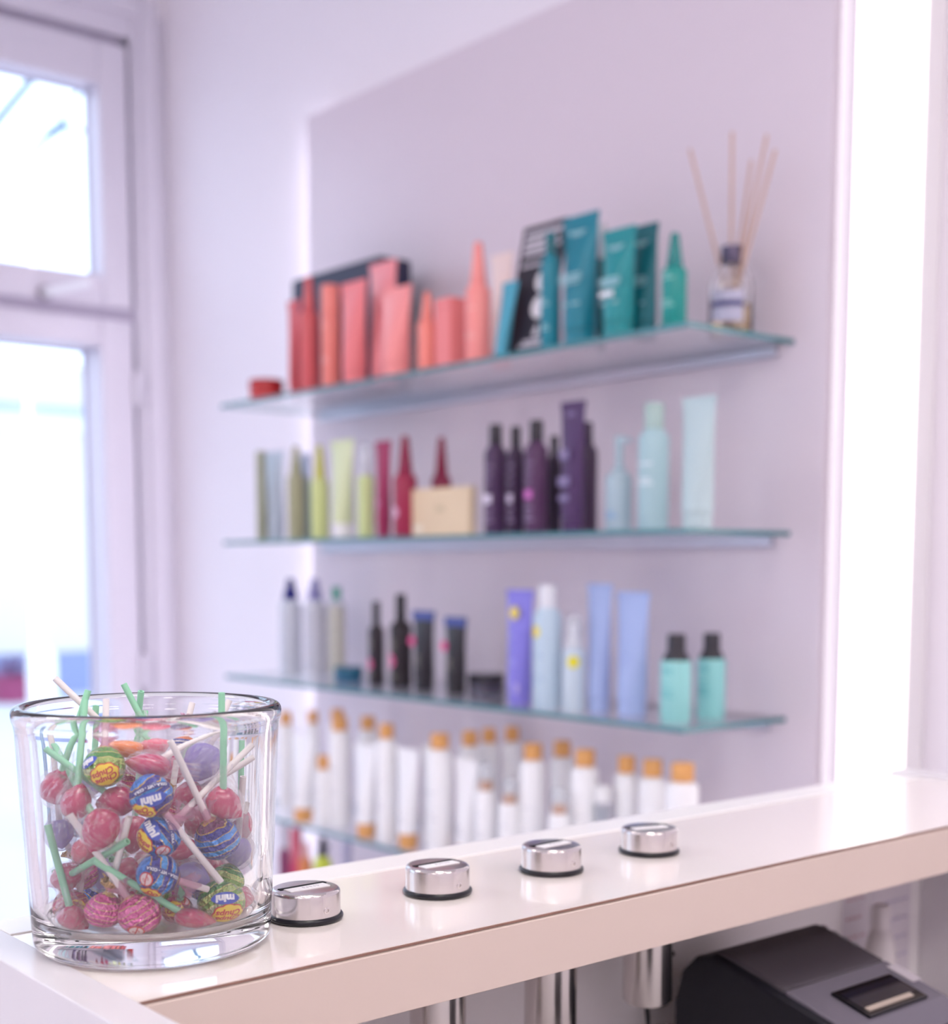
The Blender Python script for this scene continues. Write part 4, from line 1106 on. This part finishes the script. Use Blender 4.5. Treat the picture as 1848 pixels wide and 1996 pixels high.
def unit_bag(seed=3):
    """crumpled clear wrapper round the sweet, pinched at the stick"""
    rnd = random.Random(seed); mb = MB(); seg = 40; n = 22; vs = []; fs = []
    ph = [rnd.uniform(0, 6) for _ in range(6)]
    for i in range(n + 1):
        s = i / n
        if s < .62:
            th = pi * (1 - s / .62 * .80); r = 1.06 * sin(th); z = 1.12 * cos(th)
        else:
            q = (s - .62) / .38
            th = pi * .20; r0 = 1.06 * sin(th); z0 = 1.12 * cos(th)
            r = r0 * (1 - q) ** 1.2 + .17 + (0 if q < .45 else .55 * (q - .45)); z = z0 + q * 1.25
            if q < .02: r = r0
        for k in range(seg):
            a = 2 * pi * k / seg
            am = .035 + (.16 * (s - .62) / .38 if s > .62 else 0)
            rr = r * (1 + rnd.uniform(-.05, .05) + am * (sin(a * 7 + ph[0] + s * 5) + .6 * sin(a * 12 + ph[1]) + .5 * sin(a * 4 + ph[2] - s * 9)))
            vs.append((max(rr, .005) * cos(a) * .92, max(rr, .005) * sin(a), z + .03 * sin(a * 5 + ph[3]) + rnd.uniform(-.03, .03)))
    for i in range(n):
        for k in range(seg):
            k2 = (k + 1) % seg; fs.append((i * seg + k, i * seg + k2, (i + 1) * seg + k2, (i + 1) * seg + k))
    mb.add(vs, fs, 0, False); return mb
PROTO = {}
def proto(key, fn, m):
    kk = key + m.name
    if kk not in PROTO:
        o = fn().build(key, m, auto=False); me = o.data; bpy.data.objects.remove(o); PROTO[kk] = me
    return PROTO[kk]
def put(name, me, parent, rot, sc, loc=(0, 0, 0)):
    o = bpy.data.objects.new(name, me); COL.objects.link(o); o.parent = parent
    o.rotation_mode = 'QUATERNION'; o.rotation_quaternion = rot; o.scale = (sc,) * 3 if not isinstance(sc, tuple) else sc; o.location = loc
    return o

# sphere decals ------------------------------------------------------
VIEW = {}
def decal(parent, name, m, pts, faces, c, R, dirv, up, lift):
    """wrap 2D pts (metres) on the ball of radius R about direction dirv"""
    z = dirv.normalized(); y = (up - z * up.dot(z)).normalized(); x = y.cross(z)
    vs = []
    for (px_, py_) in pts:
        rr = hypot(px_, py_); a = rr / R
        q = z if rr < 1e-9 else z * cos(a) + (x * (px_ / rr) + y * (py_ / rr)) * sin(a)
        vs.append(q * (R * lift))
    mb = MB().add(vs, faces, 0, False)
    me = bpy.data.meshes.new(name); me.from_pydata(mb.v, [], mb.f); me.update(); me.materials.append(m)
    o = bpy.data.objects.new(name, me); COL.objects.link(o); o.parent = parent
    return o
def flower_pts(rad, lobes=8, rings=5, seg=64, amp=.10):
    pts = [(0, 0)]; fs = []
    for i in range(1, rings + 1):
        for k in range(seg):
            a = 2 * pi * k / seg
            r = rad * i / rings * (1 + amp * abs(cos(a * lobes / 2)) - amp * .5) 
            pts.append((r * cos(a) * 1.08, r * sin(a) * .92))
    for k in range(seg): fs.append((0, 1 + k, 1 + (k + 1) % seg))
    for i in range(1, rings):
        for k in range(seg):
            a = 1 + (i - 1) * seg + k; b = 1 + (i - 1) * seg + (k + 1) % seg
            fs.append((a, a + seg, b + seg, b))
    return pts, fs
def rect_pts(w, h, n=8):
    pts = []; fs = []
    for j in range(3):
        for i in range(n + 1): pts.append((-w / 2 + w * i / n, -h / 2 + h * j / 2))
    for j in range(2):
        for i in range(n): a = j * (n + 1) + i; fs.append((a, a + 1, a + n + 2, a + n + 1))
    return pts, fs
def ring_pts(r0, r1, seg=40):
    pts = []; fs = []
    for k in range(seg):
        a = 2 * pi * k / seg; pts += [(r0 * cos(a), r0 * sin(a)), (r1 * cos(a), r1 * sin(a))]
    for k in range(seg): a = 2 * k; b = 2 * ((k + 1) % seg); fs.append((a, a + 1, b + 1, b))
    return pts, fs
yel = mat('emblem_yellow', '#f8d838', .3, coat=.5, bump=(60, .02)); redi = mat('emblem_red', '#d02a30', .3, coat=.5, bump=(60, .02))
whi = mat('lettering_white', '#f4f4fc', .3, coat=.5, bump=(60, .02)); blu = mat('lettering_blue', '#2a50c0', .3, coat=.5, bump=(60, .02))
pinkw = mat('warning_pale', '#f2dcdc', .3, coat=.5, bump=(60, .02)); navy = mat('band_navy', '#24287c', .3, coat=.5, bump=(60, .02))
def put_text(parent, name, m, txt, size, R, dirv, up, lift, shear=0, bold=0, dy=0, xs=1):
    v, f = text_mesh(txt, size, shear, bold)
    v = [(x * xs, y + dy) for x, y in v]
    decal(parent, name, m, v, f, None, R, dirv, up, lift)
def decals(root, R, cen, kinds):
    view = (EYE - cen).normalized()
    rx = RT - view * RT.dot(view); rx.normalize(); uy = view.cross(rx); 
    for (kd, dx, dy, rot, sc) in kinds:
        dz = sqrt(max(.02, 1 - dx * dx - dy * dy))
        dv = rx * dx - uy * dy + view * dz
        a = radians(rot); up = -rx * sin(a) + uy * cos(a)
        if kd == 'flower':
            p, f = flower_pts(R * .66 * sc); e1 = decal(root, 'emblem', redi, p, f, None, R, dv, up, 1.035)
            p, f = flower_pts(R * .60 * sc); decal(e1, 'emblem_field', yel, p, f, None, R, dv, up, 1.050)
            put_text(e1, 'emblem_lettering', redi, 'Chupa', R * .40 * sc, R, dv, up, 1.065, .25, .00016, R * .165 * sc)
            put_text(e1, 'emblem_lettering', redi, 'Chups', R * .40 * sc, R, dv, up, 1.065, .25, .00016, -R * .165 * sc)
        elif kd == 'mini':
            p, f = flower_pts(R * .52 * sc, 6, amp=.04); p = [(x * 1.25, y * .7) for x, y in p]
            e1 = decal(root, 'word_field', blu, p, f, None, R, dv, up, 1.045)
            put_text(e1, 'lettering', whi, 'mini', R * .54 * sc, R, dv, up, 1.060, .1, .00035)
        elif kd == 'no':
            p, f = ring_pts(0.00001, R * .34 * sc); e1 = decal(root, 'warning_sign', pinkw, p, f, None, R, dv, up, 1.045)
            p, f = ring_pts(R * .28 * sc, R * .34 * sc); decal(e1, 'red_ring', redi, p, f, None, R, dv, up, 1.055)
            p, f = rect_pts(R * .56 * sc, R * .05 * sc); ca, sa = cos(.9), sin(.9); p = [(x * ca - y * sa, x * sa + y * ca) for x, y in p]
            decal(e1, 'red_bar', redi, p, f, None, R, dv, up, 1.056)
            put_text(e1, 'lettering', redi, '0-3', R * .24 * sc, R, dv, up, 1.055, 0, 0)
        elif kd == 'band':
            p, f = rect_pts(R * 1.5 * sc, R * .26 * sc, 14); e1 = decal(root, 'printed_band', navy, p, f, None, R, dv, up, 1.040)
            put_text(e1, 'lettering', whi, 'COLA - VIT - COLA', R * .17 * sc, R, dv, up, 1.050, 0, .0001)

LOL = [
('green_foil', [0.0151, -0.0368, 0.1174], 0.0124, 'w', [0.0086, -0.032, 0.1574]),
('orange_lens', [-0.0058, -0.0138, 0.1263], 0.0122, 'w', [-0.0295, -0.0477, 0.1684]),
('rose_lens', [-0.0067, 0.0066, 0.1261], 0.0097, 'g', [-0.0155, -0.0087, 0.1637]),
('pink_lens', [0.0288, -0.0136, 0.1178], 0.0124, 'w', [0.0373, 0.0299, 0.142]),
('pink_lens', [-0.0122, -0.0556, 0.1035], 0.0107, 'g', [-0.007, -0.0363, 0.1619]),
('pink_lens', [0.0096, -0.0523, 0.0965], 0.0099, 'g', [-0.0033, -0.0401, 0.1568]),
('pink_lens', [0.0182, -0.0306, 0.0962], 0.0106, 'g', [-0.0108, -0.0619, 0.1282]),
('pink_lens', [0.0295, -0.0462, 0.0833], 0.0122, 'g', [-0.0296, -0.0503, 0.1285]),
('blue_foil', [0.0442, -0.0215, 0.1023], 0.0126, 'w', [0.062, 0.0122, 0.0478]),
('blue_foil', [0.0426, -0.016, 0.0771], 0.0126, 'w', [0.0388, 0.0507, 0.126]),
('blue_foil', [0.0487, -0.0207, 0.055], 0.0126, 'w', [0.05, 0.0106, 0.0415]),
('blue_foil', [0.044, 0.021, 0.0708], 0.0133, 'w', [0.0464, -0.01, 0.1355]),
('pink_lens', [0.046, 0.0247, 0.0928], 0.0108, 'g', [0.05, 0.0239, 0.1608]),
('purple_ball', [0.0217, 0.0255, 0.1166], 0.0136, 'w', [0.0224, 0.0449, 0.1528]),
('orange_foil', [-0.0171, 0.0328, 0.1264], 0.008, 'w', [-0.0196, 0.0414, 0.1482]),
('pink_lens', [0.0159, 0.0184, 0.0945], 0.0097, 'w', [0.0278, 0.0601, 0.1159]),
('pink_lens', [0.0211, 0.0529, 0.0723], 0.0099, 'g', [0.0159, 0.0586, 0.1264]),
('purple_ball', [0.0302, 0.044, 0.0581], 0.0106, 'w', [0.0395, 0.0432, 0.1065]),
('green_foil', [0.0453, 0.0219, 0.0304], 0.014, None, None),
('green_foil', [0.0288, 0.0362, 0.0387], 0.0112, 'w', [0.0223, 0.0579, 0.0864]),
('pink_lens', [0.0506, -0.0003, 0.0246], 0.0113, 'g', [0.0301, -0.0516, 0.0649]),
('pink_foil', [0.0412, -0.0293, 0.0302], 0.0126, 'w', [0.0227, -0.0614, 0.0924]),
('pink_foil', [0.0237, -0.0431, 0.0316], 0.0111, 'w', [0.0392, -0.0333, 0.0899]),
('red_foil', [-0.011, -0.0493, 0.0288], 0.011, None, None),
('pink_lens', [0.0067, -0.0549, 0.0249], 0.0093, 'g', [-0.007, -0.0631, 0.0822]),
('pink_lens', [-0.0064, -0.0533, 0.0489], 0.0094, 'g', [0.0423, -0.0362, 0.0762]),
('purple_ball', [-0.0191, -0.0516, 0.0743], 0.0095, 'w', [-0.0361, -0.0498, 0.1398]),
('rose_lens', [0.0019, -0.0453, 0.0649], 0.0088, 'w', [-0.0109, -0.0442, 0.0326]),
('pink_lens', [0.0089, -0.0224, 0.0491], 0.0108, None, None),
('purple_ball', [0.0307, 0.0107, 0.0454], 0.0116, None, None),
('pink_lens', [0.024, 0.0493, 0.025], 0.0099, None, None),
('red_foil', [0.0308, 0.0006, 0.0266], 0.0095, None, None),
('pink_lens', [0.0163, 0.0152, 0.0581], 0.0096, 'w', [0.0317, 0.041, 0.0802]),
('pink_lens', [-0.0085, -0.0081, 0.0705], 0.0111, 'g', [-0.0232, 0.0094, 0.1449]),
('red_foil', [-0.0044, 0.0147, 0.0784], 0.0105, 'w', [-0.0102, 0.0244, 0.1133]),
('purple_ball', [-0.0286, -0.0194, 0.0427], 0.0112, None, None),
('green_foil', [-0.0051, 0.0033, 0.0296], 0.0112, None, None),
('blue_foil', [-0.0117, 0.0436, 0.0286], 0.0116, None, None),
('green_foil', [-0.0424, -0.0065, 0.0551], 0.0114, None, None),
('rose_lens', [-0.0263, 0.0257, 0.0499], 0.0115, None, None),
('blue_foil', [-0.0385, -0.0322, 0.0757], 0.0098, None, None),
('green_foil', [-0.0083, 0.0505, 0.0736], 0.0108, None, None),
('pink_lens', [-0.0325, 0.0021, 0.0267], 0.0114, None, None),
('pink_foil', [-0.0324, 0.0357, 0.0281], 0.011, None, None),
('blue_foil', [-0.0486, -0.0189, 0.0278], 0.0107, None, None),
('red_foil', [-0.0373, 0.0052, 0.0976], 0.01, 'g', [-0.0198, 0.0052, 0.158]),
('pink_lens', [-0.0154, 0.0251, 0.106], 0.01, 'g', [-0.0042, 0.0364, 0.1313]),
('purple_ball', [-0.0434, -0.019, 0.1002], 0.0093, 'g', [-0.0415, -0.0158, 0.1485]),
('pink_lens', [0.0065, 0.0411, 0.0438], 0.01, None, None),
('pink_lens', [0.009, 0.0281, 0.0735], 0.0105, None, None),
('rose_lens', [-0.0312, -0.0086, 0.1085], 0.01, None, None),
('pink_lens', [-0.0009, -0.0018, 0.051], 0.0104, None, None),
('pink_foil', [-0.0209, -0.037, 0.0456], 0.0097, None, None)]

DEC = {
 0: [('flower', .05, .42, 208, 1.0), ('mini', -.72, -.22, 218, .7)],
 8: [('band', -.05, -.38, 200, 1.1), ('mini', .0, .22, 197, 1.0), ('flower', -.35, .82, 195, .9)],
 9: [('mini', -.40, -.36, -62, 1.0), ('flower', -.80, .30, -50, .9), ('no', .15, .72, 10, 1.0), ('band', .45, -.35, -70, 1.0)],
 10: [('band', .25, -.10, 160, 1.1), ('no', -.52, .22, 20, 1.0), ('flower', -.35, .90, 190, .8)],
 18: [('mini', .15, -.20, 185, .8), ('flower', .30, .58, 190, .95)],
 19: [('mini', .35, .62, 200, .7)],
 21: [('no', -.12, .78, 12, 1.1)],
 23: [('flower', .40, .10, 150, .8)],
 31: [('flower', -.25, -.05, 10, .9), ('no', .45, -.55, 10, .9)],
}
# direction of the pointed tip in the picture (degrees, 0 = right, 90 = up) for sweets that show it
TIP = {1: 175, 3: 172, 4: 65, 5: 75, 6: 190, 7: 250, 12: 320, 16: 270, 20: 350, 24: 315, 25: 45, 2: 20}
FLAT = {3: 0, 20: 0, 1: 0}
WHERE = {
 0: 'green foil lollipop with a yellow emblem at the upper left front', 1: 'orange lollipop under shiny clear wrap at the top of the heap',
 2: 'pale rose lollipop behind the front pink one at the top', 3: 'bright pink pointed lollipop lying on the topmost blue foil one',
 4: 'pink lollipop pressed against the left wall, highest on that side', 5: 'dark pink pointed lollipop left of the green foil one',
 6: 'dark pink lollipop just under the green foil one', 7: 'large crimson lollipop in the middle left of the heap',
 8: 'blue striped foil lollipop, topmost of the three in the middle', 9: 'blue striped foil lollipop, middle of the three in a column',
 10: 'blue striped foil lollipop, lowest of the three in the middle', 11: 'dark blue foil lollipop upside down at the right',
 12: 'pink lollipop with a hollow under the long mint stick at the right', 13: 'large lilac lollipop at the upper right',
 14: 'small orange and blue striped lollipop at the back of the heap', 15: 'dark pink lollipop behind the thick white front stick',
 16: 'pink lollipop against the right wall beside the white sticks', 17: 'lilac lollipop against the right wall below the pink one',
 18: 'green foil lollipop with a yellow emblem at the bottom right', 19: 'pale green lollipop just above the bottom green foil one',
 20: 'pink lollipop with the long mint stick at the bottom front', 21: 'pink foil lollipop with a warning ring at the bottom front',
 22: 'crumpled pink foil lollipop left of the bottom front one', 23: 'red foil lollipop at the bottom left behind a pink one',
 24: 'pink lollipop lowest at the left wall, on a mint stick', 25: 'pink lollipop above the red foil one at the left wall',
 26: 'lilac wrapped lollipop under the highest pink one at the left', 27: 'rose lollipop with an orange centre left of the crossing sticks',
 28: 'mauve pink lollipop behind the crossing mint and white sticks', 29: 'pale lilac lollipop right of the lowest blue foil one',
 30: 'pink lollipop at the bottom right wall behind the green foil one', 31: 'red foil lollipop with yellow emblem between the bottom pink and blue ones',
 32: 'dark pink lollipop right of the lowest blue foil ones'}
view0 = (JAR - EYE).normalized()
for i, (kind, p, R, stc, e) in enumerate(LOL):
    p = Vector(p); cen = JAR + p
    lens = 'lens' in kind or kind == 'purple_ball'
    colr = kind.split('_')[0]
    cname = {'pink': 'pink', 'rose': 'rose', 'orange': 'orange', 'purple': 'lilac'}.get(colr, colr)
    if i in WHERE: lab, grp = WHERE[i], 'lollipops in the glass jar'
    else: lab, grp = '%s%s lollipop buried in the middle of the heap inside the jar' % (cname, '' if 'lens' in kind or 'ball' in kind else ' foil'), '%s lollipops buried deep in the jar' % kind.replace('_', ' ')
    root = thing('lollipop', lab, 'lollipop', cen, grp)
    view = (EYE - cen).normalized(); rx = (RT - view * RT.dot(view)).normalized(); uy = view.cross(rx)
    rnd = random.Random(i * 13 + 5)
    if e is not None: ax = (Vector(e) - p).normalized()
    else:
        ax = Vector((rnd.uniform(-1, 1), rnd.uniform(-1, 1), rnd.uniform(.1, .9))).normalized()
        if i == 18: ax = (uy * .8 - rx * .5 - view * .2).normalized()
    sax = ax
    if i in TIP:
        a = radians(TIP[i]); tip = rx * cos(a) + uy * sin(a)
        sax = -tip
    q = sax.to_track_quat('Z', 'X')
    # for flat sweets turn the thin direction away from the viewer
    if lens:
        z = sax; x = (view - z * view.dot(z))
        if i in FLAT: x = uy - z * uy.dot(z)
        x.normalize(); y = z.cross(x)
        q = Matrix((x, y, z)).transposed().to_quaternion()
    if lens:
        if kind == 'purple_ball':
            put('candy_head', proto('candy_head', unit_lens, CANDY[kind]), root, q, (R * 1.1, R, R * .92))
        else:
            put('candy_head', proto('candy_head', unit_lens, CANDY[kind]), root, q, (R, R, R * 1.05))
        q2 = ax.to_track_quat('Z', 'X')
        bag = proto('clear_wrapper', lambda: unit_bag(i % 3), cello_white if kind == 'purple_ball' else cellophane)
        put('clear_wrapper', bag, root, (q if i in FLAT else q2), ((R * .80, R * 1.04, R * 1.08) if i in FLAT else R * 1.05))
    else:
        q2 = ax.to_track_quat('Z', 'X')
        w_ = put('foil_wrapper', proto('foil_wrapper', unit_ball, FOILS[kind]), root, q2, R)
        sk = put('wrapper_twist', proto('wrapper_twist', lambda: unit_skirt(seed=i), FOILS[kind] if kind in ('pink_foil', 'red_foil') and i % 2 == 0 else cello_pink), root, q2, R)
        if i in DEC: decals(root, R, cen, DEC[i])
    if e is not None:
        ev = Vector(e) - p
        st = MB(); d0 = ev.normalized()
        st.tube([d0 * R * .55, ev * .5, ev], .00205, 14, hollow=True)
        st.build('stick', MINT if stc == 'g' else WHITE, root)
    else:
        st = MB(); st.tube([ax * R * .55, ax * R * 1.8, ax * R * 2.5], .00205, 14, hollow=True)
        st.build('stick', MINT if i % 2 else WHITE, root)
